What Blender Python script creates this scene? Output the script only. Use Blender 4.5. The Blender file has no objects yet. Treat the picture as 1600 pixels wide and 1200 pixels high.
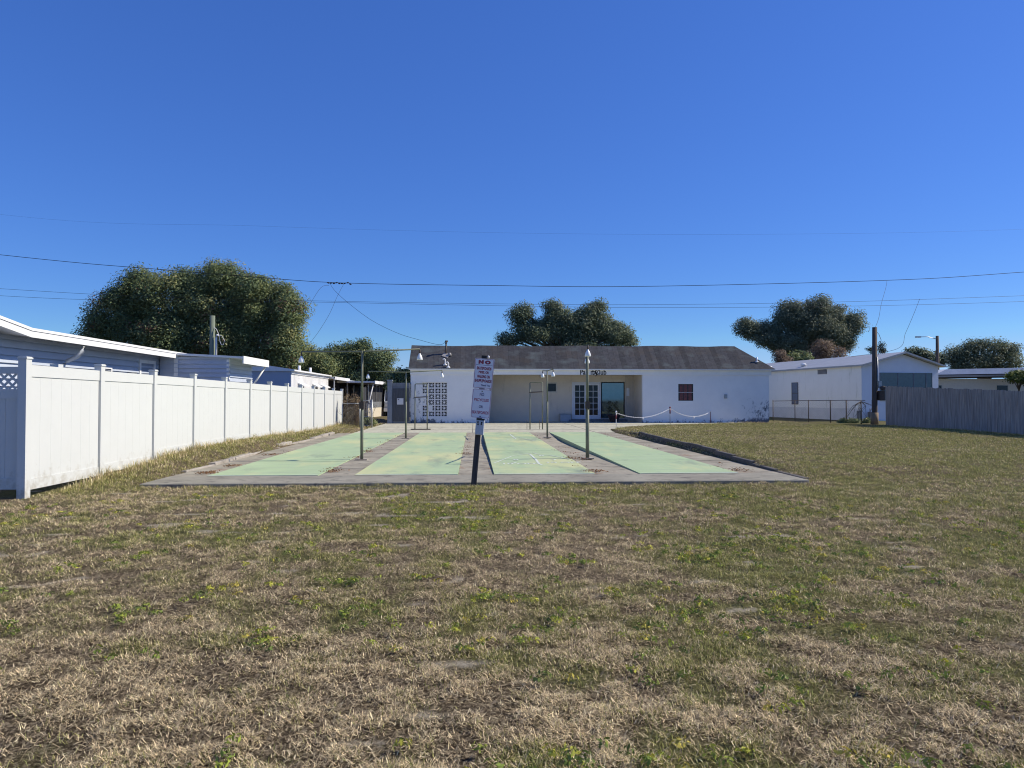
import bpy, bmesh, math, random
import numpy as np
from mathutils import Vector, Matrix
random.seed(7); RNG = np.random.default_rng(11)
SC = bpy.context.scene; COL = SC.collection
R = math.radians

# ------------------------------------------------------------------ camera, sky, sun, exposure
CAM_H = 1.37; FPX = 1113.0; YAW = R(-3.08); PITCH = math.atan(22/FPX)
cam_d = bpy.data.cameras.new('camera'); cam = bpy.data.objects.new('camera', cam_d); COL.objects.link(cam)
cam_d.sensor_width = 36; cam_d.lens = 36*FPX/1600; cam_d.clip_start = .05; cam_d.clip_end = 3000
cam.location = (0, 0, CAM_H); cam.rotation_euler = (R(90)+PITCH, 0, YAW)
SC.camera = cam
SUN_EL, SUN_AZ = R(39.5), R(84)
world = bpy.data.worlds.new('World'); SC.world = world; world.use_nodes = True
wn = world.node_tree.nodes; wl = world.node_tree.links; wn.clear()
wo = wn.new('ShaderNodeOutputWorld'); wb = wn.new('ShaderNodeBackground'); sk = wn.new('ShaderNodeTexSky')
sk.sky_type = 'NISHITA'; sk.sun_disc = False; sk.sun_elevation = SUN_EL; sk.sun_rotation = SUN_AZ
sk.altitude = 0; sk.air_density = 1.0; sk.dust_density = 0.25; sk.ozone_density = 3.0
# the photograph's clear sky is a deeper blue than the model's: grade saturation and hue of the whole sky
sh = wn.new('ShaderNodeSeparateColor'); sh.mode = 'HSV'; chs = wn.new('ShaderNodeCombineColor'); chs.mode = 'HSV'
pw_ = wn.new('ShaderNodeMath'); pw_.operation = 'POWER'; pw_.inputs[1].default_value = .27
hm = wn.new('ShaderNodeMath'); hm.operation = 'MULTIPLY_ADD'; hm.inputs[1].default_value = .56; hm.inputs[2].default_value = .632-.611*.56
wl.new(sk.outputs[0], sh.inputs[0]); wl.new(sh.outputs[0], hm.inputs[0]); wl.new(sh.outputs[1], pw_.inputs[0])
hc = wn.new('ShaderNodeClamp'); hc.inputs[1].default_value = .596; hc.inputs[2].default_value = .64
wl.new(hm.outputs[0], hc.inputs[0]); wl.new(hc.outputs[0], chs.inputs[0]); wl.new(pw_.outputs[0], chs.inputs[1]); vp_ = wn.new('ShaderNodeMath'); vp_.operation = 'POWER'; vp_.inputs[1].default_value = .7; vm_ = wn.new('ShaderNodeMath'); vm_.operation = 'MULTIPLY'; vm_.inputs[1].default_value = 1.47
wl.new(sh.outputs[2], vp_.inputs[0]); wl.new(vp_.outputs[0], vm_.inputs[0]); wl.new(vm_.outputs[0], chs.inputs[2])
wl.new(chs.outputs[0], wb.inputs[0]); wl.new(wb.outputs[0], wo.inputs[0]); wb.inputs[1].default_value = 0.132
sl = bpy.data.lights.new('sun', 'SUN'); sl.energy = 4.6; sl.angle = R(.5); sl.color = (1, .92, .77)
so = bpy.data.objects.new('sun', sl); COL.objects.link(so)
sd = Vector((math.cos(SUN_EL)*math.sin(SUN_AZ), math.cos(SUN_EL)*math.cos(SUN_AZ), math.sin(SUN_EL)))
so.rotation_euler = sd.to_track_quat('Z', 'Y').to_euler(); so.location = (30, 0, 30)
SC.view_settings.view_transform = 'Standard'; SC.view_settings.look = 'None'; SC.view_settings.gamma = 1
SC.view_settings.use_curve_mapping = False; SC.view_settings.exposure = 0.25
SC.cycles.filter_width = 1.1; SC.cycles.max_bounces = 8; SC.cycles.transparent_max_bounces = 8

# ------------------------------------------------------------------ helpers
def ray(u, v):
    x = (u-800)/FPX; z = (600-v)/FPX; cp, sp = math.cos(PITCH), math.sin(PITCH)
    y2 = cp-z*sp; z2 = sp+z*cp; c, s = math.cos(YAW), math.sin(YAW)
    return x*c-y2*s, x*s+y2*c, z2
def aty(u, v, Y):
    r = ray(u, v); t = Y/r[1]; return Vector((r[0]*t, Y, CAM_H+r[2]*t))
def atx(u, v, X):
    r = ray(u, v); t = X/r[0]; return Vector((X, r[1]*t, CAM_H+r[2]*t))
def gnd(u, v, z=0.):
    r = ray(u, v); t = (z-CAM_H)/r[2]; return Vector((r[0]*t, r[1]*t, z))

def mat(name, c1, c2=None, rough=.7, scale=6., bump=0., bscale=40., detail=6., stretch=(1, 1, 1), spec=.3, metal=0., stain=None):
    """procedural material: base noise between two colours, optional bump, optional stain (colour, scale, lo, hi)"""
    m = bpy.data.materials.new(name); m.use_nodes = True; nt = m.node_tree; N = nt.nodes; L = nt.links
    b = N['Principled BSDF']; b.inputs['Roughness'].default_value = rough; b.inputs['Metallic'].default_value = metal
    b.inputs['Specular IOR Level'].default_value = spec
    tc = N.new('ShaderNodeTexCoord'); mp = N.new('ShaderNodeMapping'); mp.inputs['Scale'].default_value = stretch
    L.new(tc.outputs['Object'], mp.inputs[0])
    c2 = c2 or tuple(x*.82 for x in c1)
    n = N.new('ShaderNodeTexNoise'); n.inputs['Scale'].default_value = scale; n.inputs['Detail'].default_value = detail
    n.inputs['Roughness'].default_value = .65
    L.new(mp.outputs[0], n.inputs[0])
    r = N.new('ShaderNodeValToRGB'); r.color_ramp.elements[0].position = .33; r.color_ramp.elements[1].position = .67
    r.color_ramp.elements[0].color = (*c1, 1); r.color_ramp.elements[1].color = (*c2, 1)
    L.new(n.outputs[0], r.inputs[0]); out = r.outputs[0]
    if stain:
        sc, ss, lo, hi = stain[:4]
        n2 = N.new('ShaderNodeTexNoise'); n2.inputs['Scale'].default_value = ss; n2.inputs['Detail'].default_value = 8
        n2.inputs['Roughness'].default_value = .7
        if len(stain) > 4:
            mp2 = N.new('ShaderNodeMapping'); mp2.inputs['Scale'].default_value = stain[4]; L.new(tc.outputs['Object'], mp2.inputs[0]); L.new(mp2.outputs[0], n2.inputs[0])
        else: L.new(mp.outputs[0], n2.inputs[0])
        r2 = N.new('ShaderNodeMapRange'); r2.inputs[1].default_value = lo; r2.inputs[2].default_value = hi
        L.new(n2.outputs[0], r2.inputs[0])
        mx = N.new('ShaderNodeMix'); mx.data_type = 'RGBA'; L.new(r2.outputs[0], mx.inputs[0]); L.new(out, mx.inputs[6]); mx.inputs[7].default_value = (*sc, 1)
        out = mx.outputs[2]
    L.new(out, b.inputs['Base Color'])
    if bump:
        n3 = N.new('ShaderNodeTexNoise'); n3.inputs['Scale'].default_value = bscale; n3.inputs['Detail'].default_value = 5; L.new(mp.outputs[0], n3.inputs[0])
        bp = N.new('ShaderNodeBump'); bp.inputs['Strength'].default_value = bump; bp.inputs['Distance'].default_value = .02
        L.new(n3.outputs[0], bp.inputs['Height']); L.new(bp.outputs[0], b.inputs['Normal'])
    m['out'] = 1
    return m
def nodes_of(m):
    return m.node_tree.nodes, m.node_tree.links, m.node_tree.nodes['Principled BSDF']
def attr_mat(name, rough=.75, trans=.25, spec=.15):
    m = bpy.data.materials.new(name); m.use_nodes = True; N, L, b = nodes_of(m)
    a = N.new('ShaderNodeAttribute'); a.attribute_name = 'tint'
    b.inputs['Roughness'].default_value = rough; b.inputs['Specular IOR Level'].default_value = spec
    L.new(a.outputs['Color'], b.inputs['Base Color'])
    if trans:
        t = N.new('ShaderNodeBsdfTranslucent'); L.new(a.outputs['Color'], t.inputs[0])
        mx = N.new('ShaderNodeMixShader'); mx.inputs[0].default_value = trans
        o = N['Material Output']; L.new(b.outputs[0], mx.inputs[1]); L.new(t.outputs[0], mx.inputs[2]); L.new(mx.outputs[0], o.inputs[0])
    return m

class MB:
    def __init__(s): s.bm = bmesh.new()
    def box(s, x0, x1, y0, y1, z0, z1, M=None):
        vs = [s.bm.verts.new(Vector((x, y, z)) if M is None else M @ Vector((x, y, z))) for x in (x0, x1) for y in (y0, y1) for z in (z0, z1)]
        for f in ((0, 1, 3, 2), (4, 6, 7, 5), (0, 4, 5, 1), (2, 3, 7, 6), (0, 2, 6, 4), (1, 5, 7, 3)): s.bm.faces.new([vs[i] for i in f])
        return s
    def tube(s, pts, r, n=8, cap=True):
        pts = [Vector(p) for p in pts]; rs = r if isinstance(r, (list, tuple)) else [r]*len(pts); rings = []
        for i, p in enumerate(pts):
            t = (pts[min(i+1, len(pts)-1)]-pts[max(i-1, 0)]).normalized()
            a = t.cross(Vector((0, 0, 1)) if abs(t.z) < .9 else Vector((1, 0, 0))).normalized(); b = t.cross(a)
            rings.append([s.bm.verts.new(p+(a*math.cos(2*math.pi*k/n)+b*math.sin(2*math.pi*k/n))*rs[i]) for k in range(n)])
        for i in range(len(rings)-1):
            for k in range(n):
                f = s.bm.faces.new((rings[i][k], rings[i][(k+1) % n], rings[i+1][(k+1) % n], rings[i+1][k])); f.smooth = n > 5
        if cap: s.bm.faces.new(rings[0][::-1]); s.bm.faces.new(rings[-1])
        return s
    def lathe(s, prof, c, n=16, ax=None):
        rings = []
        q = Vector((0, 0, 1)).rotation_difference(Vector(ax)).to_matrix() if ax else Matrix.Identity(3)
        for (r, z) in prof: rings.append([s.bm.verts.new(Vector(c)+q @ Vector((r*math.cos(2*math.pi*k/n), r*math.sin(2*math.pi*k/n), z))) for k in range(n)])
        for i in range(len(rings)-1):
            for k in range(n):
                f = s.bm.faces.new((rings[i][k], rings[i][(k+1) % n], rings[i+1][(k+1) % n], rings[i+1][k])); f.smooth = True
        s.bm.faces.new(rings[0][::-1]); s.bm.faces.new(rings[-1])
        return s
    def prism(s, poly, d):
        """poly: list of 3D points (planar), extruded by vector d"""
        d = Vector(d); a = [s.bm.verts.new(Vector(p)) for p in poly]; b = [s.bm.verts.new(Vector(p)+d) for p in poly]
        n = len(a); s.bm.faces.new(a[::-1]); s.bm.faces.new(b)
        for i in range(n): s.bm.faces.new((a[i], a[(i+1) % n], b[(i+1) % n], b[i]))
        return s
    def quad(s, *p): s.bm.faces.new([s.bm.verts.new(Vector(q)) for q in p]); return s
    def build(s, name, m, parent=None, bevel=0.):
        if bevel: bmesh.ops.bevel(s.bm, geom=[e for e in s.bm.edges], offset=bevel, segments=1, affect='EDGES', clamp_overlap=True)
        bmesh.ops.recalc_face_normals(s.bm, faces=s.bm.faces)
        me = bpy.data.meshes.new(name); s.bm.to_mesh(me); s.bm.free(); me.materials.append(m)
        return link(name, me, parent)
def link(name, me, parent=None):
    o = bpy.data.objects.new(name, me); COL.objects.link(o)
    if parent is not None: o.parent = parent
    return o
def tag(o, label, cat, group=None):
    o['label'] = label; o['category'] = cat
    if group: o['group'] = group
    return o
def thing(name, label, cat, loc=(0, 0, 0), rz=0, group=None):
    o = bpy.data.objects.new(name, None); COL.objects.link(o); o.location = loc; o.rotation_euler = (0, 0, rz); o.empty_display_size = .2
    return tag(o, label, cat, group)
def struct(o): o['kind'] = 'structure'; return o
def stuff(o, label, cat): o['kind'] = 'stuff'; return tag(o, label, cat)
def npmesh(name, V, Fs, tint, m, parent=None):
    """V (n,3); Fs (f,k) faces all with k corners; tint (n,3) point colour"""
    me = bpy.data.meshes.new(name); n = len(V); f, k = Fs.shape
    me.vertices.add(n); me.vertices.foreach_set('co', np.ascontiguousarray(V, np.float32).ravel())
    me.loops.add(f*k); me.loops.foreach_set('vertex_index', np.ascontiguousarray(Fs, np.int32).ravel())
    me.polygons.add(f); me.polygons.foreach_set('loop_start', np.arange(0, f*k, k, dtype=np.int32)); me.polygons.foreach_set('loop_total', np.full(f, k, np.int32))
    me.update(calc_edges=True)
    if tint is not None:
        a = me.attributes.new('tint', 'FLOAT_COLOR', 'POINT'); c = np.ones((n, 4), np.float32); c[:, :3] = tint; a.data.foreach_set('color', c.ravel())
    me.materials.append(m)
    return link(name, me, parent)
def vnoise(x, y, sc, seed=0):
    """numpy value noise 0..1"""
    x = np.asarray(x)/sc+37.3*seed+500; y = np.asarray(y)/sc+11.7*seed+500
    xi = np.floor(x).astype(np.int64); yi = np.floor(y).astype(np.int64); fx = x-xi; fy = y-yi
    fx = fx*fx*(3-2*fx); fy = fy*fy*(3-2*fy)
    def h(a, b):
        k = (a*374761393+b*668265263+seed*974711) & 0x7fffffff; k = ((k ^ (k >> 13))*1274126177) & 0x7fffffff
        return ((k ^ (k >> 16)) & 0xffff)/65535.
    return (h(xi, yi)*(1-fx)+h(xi+1, yi)*fx)*(1-fy)+(h(xi, yi+1)*(1-fx)+h(xi+1, yi+1)*fx)*fy
def fbm(x, y, sc, seed=0, o=4):
    t = 0; a = .5; w = 0
    for i in range(o): t = t+a*vnoise(x, y, sc/2**i, seed+i); w += a; a *= .55
    return t/w
def sstep(a, b, x):
    t = np.clip((np.asarray(x, float)-a)/(b-a), 0, 1); return t*t*(3-2*t)
FONT = None
def text(body, size, m, parent, M, sx=1., bold=0., name='lettering', depth=.0015, align='CENTER'):
    c = bpy.data.curves.new(name, 'FONT'); c.body = body; c.size = size; c.align_x = align; c.align_y = 'CENTER'; c.offset = bold; c.extrude = depth
    o = bpy.data.objects.new('tmp', c); COL.objects.link(o); bpy.context.view_layer.update()
    me = bpy.data.meshes.new_from_object(o.evaluated_get(bpy.context.evaluated_depsgraph_get())); bpy.data.objects.remove(o); bpy.data.curves.remove(c)
    me.name = name; me.transform(M @ Matrix.Rotation(R(90), 4, 'X') @ Matrix.Diagonal((sx, 1, 1, 1)))
    me.materials.clear(); me.materials.append(m)
    return link(name, me, parent)

# ------------------------------------------------------------------ materials
M_vinyl = mat('white_vinyl', (.625, .635, .605), (.605, .615, .585), rough=.42, scale=3, bump=.03, bscale=8, stain=((.55, .53, .47), 2.2, .66, .9))
def splash(m, col, h):
    N, L, b = nodes_of(m); tc = N.new('ShaderNodeTexCoord'); sp = N.new('ShaderNodeSeparateXYZ'); L.new(tc.outputs['Object'], sp.inputs[0])
    n = N.new('ShaderNodeTexNoise'); n.inputs['Scale'].default_value = 7; n.inputs['Detail'].default_value = 9; n.inputs['Roughness'].default_value = .75; L.new(tc.outputs['Object'], n.inputs[0])
    r = N.new('ShaderNodeMapRange'); r.inputs[1].default_value = h; r.inputs[2].default_value = .0; r.inputs[3].default_value = 0; r.inputs[4].default_value = .30; L.new(sp.outputs[2], r.inputs[0])
    a = N.new('ShaderNodeMath'); L.new(n.outputs[0], a.inputs[0]); L.new(r.outputs[0], a.inputs[1])
    f = N.new('ShaderNodeMapRange'); f.inputs[1].default_value = .66; f.inputs[2].default_value = 1.05; L.new(a.outputs[0], f.inputs[0])
    x = N.new('ShaderNodeMix'); x.data_type = 'RGBA'; L.new(f.outputs[0], x.inputs[0]); L.new(b.inputs['Base Color'].links[0].from_socket, x.inputs[6]); x.inputs[7].default_value = (*col, 1); L.new(x.outputs[2], b.inputs['Base Color'])
splash(M_vinyl, (.33, .29, .21), .55)
M_siding = mat('pale_siding', (.47, .51, .58), (.42, .46, .53), rough=.5, scale=2)
M_trim = mat('white_trim', (.80, .79, .77), (.74, .73, .70), rough=.5, scale=3, stain=((.42, .40, .36), 3, .62, .8))
M_white_home = mat('white_metal_siding', (.78, .77, .75), (.72, .71, .69), rough=.45, scale=2, stain=((.5, .47, .42), 1.5, .6, .85, (1, 1, .25)))
M_roof_white = mat('white_roof_coating', (.78, .78, .77), (.66, .66, .65), rough=.6, scale=2)
M_stucco = mat('white_painted_block', (.82, .82, .80), (.76, .76, .75), rough=.75, scale=1.3, bump=.25, bscale=60)
M_beige = mat('beige_porch_wall', (.62, .57, .49), (.56, .51, .45), rough=.8, scale=1.5, bump=.1, bscale=50, stain=((.30, .28, .26), 1.2, .6, .85, (1.5, 1.5, .4)))
M_glassd = mat('dark_window_glass', (.010, .013, .020), (.016, .02, .028), rough=.08, spec=.35)
M_concrete = None
M_wood_post = mat('weathered_dark_wood', (.10, .09, .085), (.045, .042, .04), rough=.85, scale=9, stretch=(6, 6, .5), bump=.5, bscale=14)
M_pole_paint = mat('faded_green_pole_paint', (.20, .21, .15), (.11, .12, .085), rough=.55, scale=6, stretch=(2, 2, .6), stain=((.16, .075, .035), 7, .6, .75))
M_galv = mat('galvanised_steel', (.42, .43, .43), (.30, .31, .31), rough=.4, metal=.6, scale=12)
M_darkpipe = mat('dark_steel_pipe', (.05, .045, .04), (.09, .06, .045), rough=.6, scale=12)
M_lamp = mat('frosted_white_lamp', (.82, .82, .80), (.72, .72, .70), rough=.3, spec=.5, scale=20)
M_creosote = mat('brown_utility_pole_wood', (.13, .10, .08), (.075, .058, .046), rough=.9, scale=4, stretch=(5, 5, .4), bump=.4, bscale=12)
M_greenpole = mat('treated_green_pole_wood', (.20, .23, .17), (.14, .16, .12), rough=.9, scale=4, stretch=(5, 5, .4), bump=.3, bscale=12)
M_wire = mat('black_cable', (.015, .015, .017), (.02, .02, .022), rough=.6)
M_graywood = mat('weathered_gray_fence_boards', (.44, .395, .345), (.19, .17, .15), rough=.9, scale=3, stretch=(4, 4, .35), bump=.3, bscale=10)
M_dirt_dark = mat('black_bracket', (.02, .02, .02), (.03, .03, .03), rough=.5)
M_leafmat = attr_mat('leaf', rough=.6, trans=.33, spec=.2)
M_grassmat = attr_mat('grass_blade', rough=.8, trans=.2, spec=.1)
M_bark = mat('oak_bark', (.10, .085, .07), (.05, .043, .036), rough=.95, scale=6, stretch=(3, 3, .6), bump=.6, bscale=10)

# ------------------------------------------------------------------ ground
def zg(x, y):
    """height of the earth"""
    x = np.asarray(x, float); y = np.asarray(y, float)
    z = -.06+.06*sstep(28, 34, y)
    bank = (sstep(10.5, 16.5, y)*.26-.16*sstep(19, 31, y)) * sstep(-5.15, -5.75, x)
    lawn = sstep(11.2, 14.5, y)*(1-sstep(27, 33, y))*.17*sstep(5.55, 5.9, x)*(1-.6*sstep(14, 30, x))
    return z+np.where(x < 0, bank, lawn)+.012*(fbm(x, y, 1.7, 5, 3)-.5)*(np.abs(y) < 60)
SLAB_X0, SLAB_X1, SLAB_Y0 = -5.32, 5.62, 11.68
def plaza_x1(y):      # right boundary of the rear concrete
    return np.interp(y, [28.4, 29.1, 32.5, 35.6, 38.2, 39.3], [5.85, 6.0, 6.5, 9.2, 14.2, 15.6])
def on_slab(x, y):
    return ((x > SLAB_X0-.03) & (x < SLAB_X1+.03) & (y > SLAB_Y0-.02) & (y < 28.5)) | ((x > -4.7) & (x < plaza_x1(y)) & (y >= 28.4) & (y < 39.5))
def axis(lo, hi, fine_lo, fine_hi, st):
    a = list(np.arange(fine_lo, fine_hi+1e-6, st)); g = st; v = fine_hi
    while v < hi: g *= 1.35; v += g; a.append(v)
    g = st; v = fine_lo
    while v > lo: g *= 1.35; v -= g; a.insert(0, v)
    return np.array(a)
RNGA = np.random.default_rng(3)
def greenness(x, y):
    b = fbm(x, y, 1.4, 21, 3)*.40+fbm(x, y, .28, 27, 3)*.60
    return b+.10*sstep(-.08, .42, x/np.maximum(y, 1.))+.05*sstep(4.2, 2.4, np.hypot(x, y))+.04*sstep(8, 14, x)+.08*((x < 1.8)*np.exp(-((y-11.3)/.35)**2))
def bare(x, y):
    return fbm(x*.8, y*1.7, .38, 41, 5)-.02+.075*np.exp(-((y-9.4)/1.7)**2)*sstep(3.0, .5, x)-.05*sstep(6.0, 4.0, y)-.04*sstep(2, 6, x)-.06*sstep(12, 14, y)
gx = axis(-900, 900, -13, 30, .125); gy = axis(-300, 1500, 0, 44, .125)
GX, GY = np.meshgrid(gx, gy); GZ = zg(GX, GY)
GZ = np.where((GX > SLAB_X0+.2) & (GX < SLAB_X1-.15) & (GY > SLAB_Y0+.25) & (GY < 39), -.16, GZ)
GZ = np.where((GX > -4.4) & (GX < plaza_x1(GY)-.3) & (GY > 28.2) & (GY < 52), -.16, GZ)
nx, ny = len(gx), len(gy); idx = np.arange(nx*ny).reshape(ny, nx)
GF = np.stack([idx[:-1, :-1], idx[:-1, 1:], idx[1:, 1:], idx[1:, :-1]], -1).reshape(-1, 4)
def soil_mat():
    m = bpy.data.materials.new('dry_lawn_soil'); m.use_nodes = True; N, L, b = nodes_of(m); b.inputs['Roughness'].default_value = .95; b.inputs['Specular IOR Level'].default_value = .05
    tc = N.new('ShaderNodeTexCoord')
    def noise(s, d=8, rg=.7):
        n = N.new('ShaderNodeTexNoise'); n.inputs['Scale'].default_value = s; n.inputs['Detail'].default_value = d; n.inputs['Roughness'].default_value = rg; L.new(tc.outputs['Object'], n.inputs[0]); return n
    def ramp(n, st):
        r = N.new('ShaderNodeValToRGB'); e = r.color_ramp.elements
        while len(e) < len(st): e.new(.5)
        for i, (p, c) in enumerate(st): e[i].position = p; e[i].color = (*c, 1)
        L.new(n.outputs[0], r.inputs[0]); return r
    def mix(f, a, c):
        x = N.new('ShaderNodeMix'); x.data_type = 'RGBA'; L.new(f, x.inputs[0]); L.new(a, x.inputs[6])
        if isinstance(c, tuple): x.inputs[7].default_value = (*c, 1)
        else: L.new(c, x.inputs[7])
        return x.outputs[2]
    base = ramp(noise(40, 10, .85), [(.38, (.022, .015, .010)), (.49, (.085, .063, .038)), (.57, (.30, .24, .155)), (.68, (.50, .42, .28))])
    green = ramp(noise(40, 10, .85), [(.36, (.03, .028, .012)), (.50, (.11, .105, .04)), (.68, (.40, .37, .17))])
    def attr(nm):
        q = N.new('ShaderNodeAttribute'); q.attribute_name = nm; return q.outputs['Fac']
    c = mix(attr('green_turf'), base.outputs[0], green.outputs[0])
    sandc = ramp(noise(60, 8, .8), [(.35, (.24, .205, .15)), (.65, (.50, .45, .345))])
    sm = N.new('ShaderNodeMath'); sm.operation = 'MULTIPLY_ADD'; L.new(noise(22, 8, .8).outputs[0], sm.inputs[0]); sm.inputs[1].default_value = 2.2; L.new(attr('bare_sand'), sm.inputs[2])
    sr = N.new('ShaderNodeMapRange'); sr.inputs[1].default_value = 1.5; sr.inputs[2].default_value = 2.1; L.new(sm.outputs[0], sr.inputs[0])
    c = mix(sr.outputs[0], c, sandc.outputs[0])
    L.new(c, b.inputs['Base Color'])
    bp = N.new('ShaderNodeBump'); bp.inputs['Strength'].default_value = .9; bp.inputs['Distance'].default_value = .03
    L.new(noise(35, 8, .8).outputs[0], bp.inputs['Height']); L.new(bp.outputs[0], b.inputs['Normal'])
    return m
ground = npmesh('ground', np.stack([GX, GY, GZ], -1).reshape(-1, 3), GF, None, soil_mat())
for nm_, fn_ in (('bare_sand', lambda x, y: sstep(.64, .76, bare(x, y))), ('green_turf', lambda x, y: sstep(.46, .66, greenness(x, y)))):
    at_ = ground.data.attributes.new(nm_, 'FLOAT', 'POINT'); at_.data.foreach_set('value', np.ascontiguousarray(np.where((np.abs(GX) < 60) & (GY < 80), fn_(np.clip(GX, -90, 90), np.clip(GY, -20, 90)), .4), np.float32).ravel())
ground.data.polygons.foreach_set('use_smooth', [True]*len(ground.data.polygons)); struct(ground)

# ------------------------------------------------------------------ concrete, lanes, kerbs
def concrete(name, c1, c2, sc=1.2, leaf=0.):
    m = mat(name, c1, c2, rough=.9, scale=sc, bump=.3, bscale=45, spec=.15, stain=((.10, .09, .08), 3.1, .52, .72))
    N, L, b = nodes_of(m)
    if leaf:
        tc = N.new('ShaderNodeTexCoord'); n = N.new('ShaderNodeTexNoise'); n.inputs['Scale'].default_value = 1.1; n.inputs['Detail'].default_value = 10; n.inputs['Roughness'].default_value = .75
        L.new(tc.outputs['Object'], n.inputs[0]); r = N.new('ShaderNodeMapRange'); r.inputs[1].default_value = .60-leaf; r.inputs[2].default_value = .68-leaf; L.new(n.outputs[0], r.inputs[0])
        x = N.new('ShaderNodeMix'); x.data_type = 'RGBA'; L.new(r.outputs[0], x.inputs[0]); src = b.inputs['Base Color'].links[0].from_socket; L.new(src, x.inputs[6]); x.inputs[7].default_value = (.24, .12, .06, 1); L.new(x.outputs[2], b.inputs['Base Color'])
    return m
M_strip = concrete('gray_weathered_concrete', (.33, .31, .245), (.23, .215, .17))
M_walk = concrete('walkway_concrete', (.39, .355, .275), (.25, .225, .17), leaf=.01)
M_plaza = concrete('pale_plaza_concrete', (.53, .51, .385), (.44, .42, .315), sc=.8)
M_kerb = concrete('pale_kerb_concrete', (.42, .38, .32), (.30, .265, .22), sc=2.5)
def paint_mat(name, wear, seed):
    m = bpy.data.materials.new(name); m.use_nodes = True; N, L, b = nodes_of(m); b.inputs['Roughness'].default_value = .6; b.inputs['Specular IOR Level'].default_value = .25
    tc = N.new('ShaderNodeTexCoord'); mp = N.new('ShaderNodeMapping'); mp.inputs['Location'].default_value = (seed*3.1, seed*1.7, 0); L.new(tc.outputs['Object'], mp.inputs[0])
    mp2 = N.new('ShaderNodeMapping'); mp2.inputs['Scale'].default_value = (1.3, .45, 1); L.new(mp.outputs[0], mp2.inputs[0])
    def noise(s, d=6, rg=.65, m_=mp2):
        n = N.new('ShaderNodeTexNoise'); n.inputs['Scale'].default_value = s; n.inputs['Detail'].default_value = d; n.inputs['Roughness'].default_value = rg; L.new(m_.outputs[0], n.inputs[0]); return n.outputs[0]
    def rng(n, a, c):
        r = N.new('ShaderNodeMapRange'); r.inputs[1].default_value = a; r.inputs[2].default_value = c; L.new(n, r.inputs[0]); return r.outputs[0]
    def mix(f, a, c):
        x = N.new('ShaderNodeMix'); x.data_type = 'RGBA'; L.new(f, x.inputs[0])
        for k, q in ((6, a), (7, c)):
            if isinstance(q, tuple): x.inputs[k].default_value = (*q, 1)
            else: L.new(q, x.inputs[k])
        return x.outputs[2]
    c = mix(rng(noise(1.5), .3, .7), (.385, .50, .255), (.44, .55, .30))
    mp3 = N.new('ShaderNodeMapping'); mp3.inputs['Scale'].default_value = (.35, 2.2, 1); L.new(mp.outputs[0], mp3.inputs[0])
    c = mix(rng(noise(2.4, 9, .75, mp3), .42, .72), c, (.345, .41, .265))
    yw = rng(noise(.62, 7, .62), .565-wear, .74-wear); N_ = N.new('ShaderNodeMath'); N_.operation = 'MULTIPLY'; L.new(yw, N_.inputs[0]); N_.inputs[1].default_value = .9
    c = mix(N_.outputs[0], c, (.57, .57, .28))
    c = mix(rng(noise(.8, 9, .7), .57-wear*.3, .76-wear*.3), c, (.22, .26, .19))
    c = mix(rng(noise(5, 9, .8, mp3), .60, .74), c, (.47, .53, .40))
    c = mix(rng(noise(7, 8, .75), .66, .78), c, (.48, .52, .42))
    c = mix(rng(noise(11, 4, .8, mp), .70, .74), c, (.13, .14, .10))
    L.new(c, b.inputs['Base Color'])
    bp = N.new('ShaderNodeBump'); bp.inputs['Strength'].default_value = .12; bp.inputs['Distance'].default_value = .01; L.new(noise(60, 4, .6, mp), bp.inputs['Height']); L.new(bp.outputs[0], b.inputs['Normal'])
    return m
struct(MB().box(SLAB_X0, SLAB_X1, SLAB_Y0, 12.80, -.2, 0).build('concrete_slab', M_strip, bevel=.012))
M_linep = mat('worn_white_line_paint', (.68, .72, .62), (.5, .56, .46), rough=.7, scale=14, spec=.1)
LANES = [(-4.68, -2.75), (-2.11, -.28), (.37, 2.20), (3.02, 4.85)]; LY0, LY1 = 12.80, 28.4
for i, (a, b_) in enumerate(LANES):
    mb = MB(); ys = [12.804, 15.55, 18.6, 21.8, 25.1, 28.4]
    for k in range(5): mb.box(a, b_, ys[k]+(.008 if k else 0), ys[k+1]-.004, -.2, (.004, .006, .005, .003, .004)[(k+i) % 5])
    struct(mb.build('painted_lane', paint_mat('mint_lane_paint', (.05, .115, .115, .03)[i], i+1)))
    struct(MB().box(a+.02, b_-.02, 12.806, 12.85, .0045, .0085).build('lane_marking', M_linep))
# walkways between the lanes: their right-hand side has sunk along two of them
def sag(y): return np.interp(y, [12.8, 15.0, 18.0, 21.5, 24.0, 26.8, 28.4], [.006, .025, .05, .10, .11, .045, .0])
for wi, (a, b_, s) in enumerate([(SLAB_X0+.0, -4.684, 0), (-2.746, -2.114, 0), (-.276, .366, 1), (2.204, 3.016, 1), (4.854, SLAB_X1, 0)]):
    mb = MB(); ys = np.arange(12.808, 28.41, 1.3)
    for k in range(len(ys)-1):
        y0, y1 = ys[k]+.006, ys[k+1]-.006; j = random.uniform(-.006, .002)
        za = [-.005+j, -.005+j]; zb = [-.005+j-s*sag(y0), -.005+j-s*sag(y1)]
        v = [mb.bm.verts.new(p) for p in ((a, y0, za[0]), (b_, y0, zb[0]), (b_, y1, zb[1]), (a, y1, za[1]), (a, y0, -.3), (b_, y0, -.3), (b_, y1, -.3), (a, y1, -.3))]
        for f in ((0, 1, 2, 3), (7, 6, 5, 4), (0, 4, 5, 1), (1, 5, 6, 2), (2, 6, 7, 3), (3, 7, 4, 0)): mb.bm.faces.new([v[q] for q in f])
    struct(mb.build('walkway', M_walk))
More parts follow.
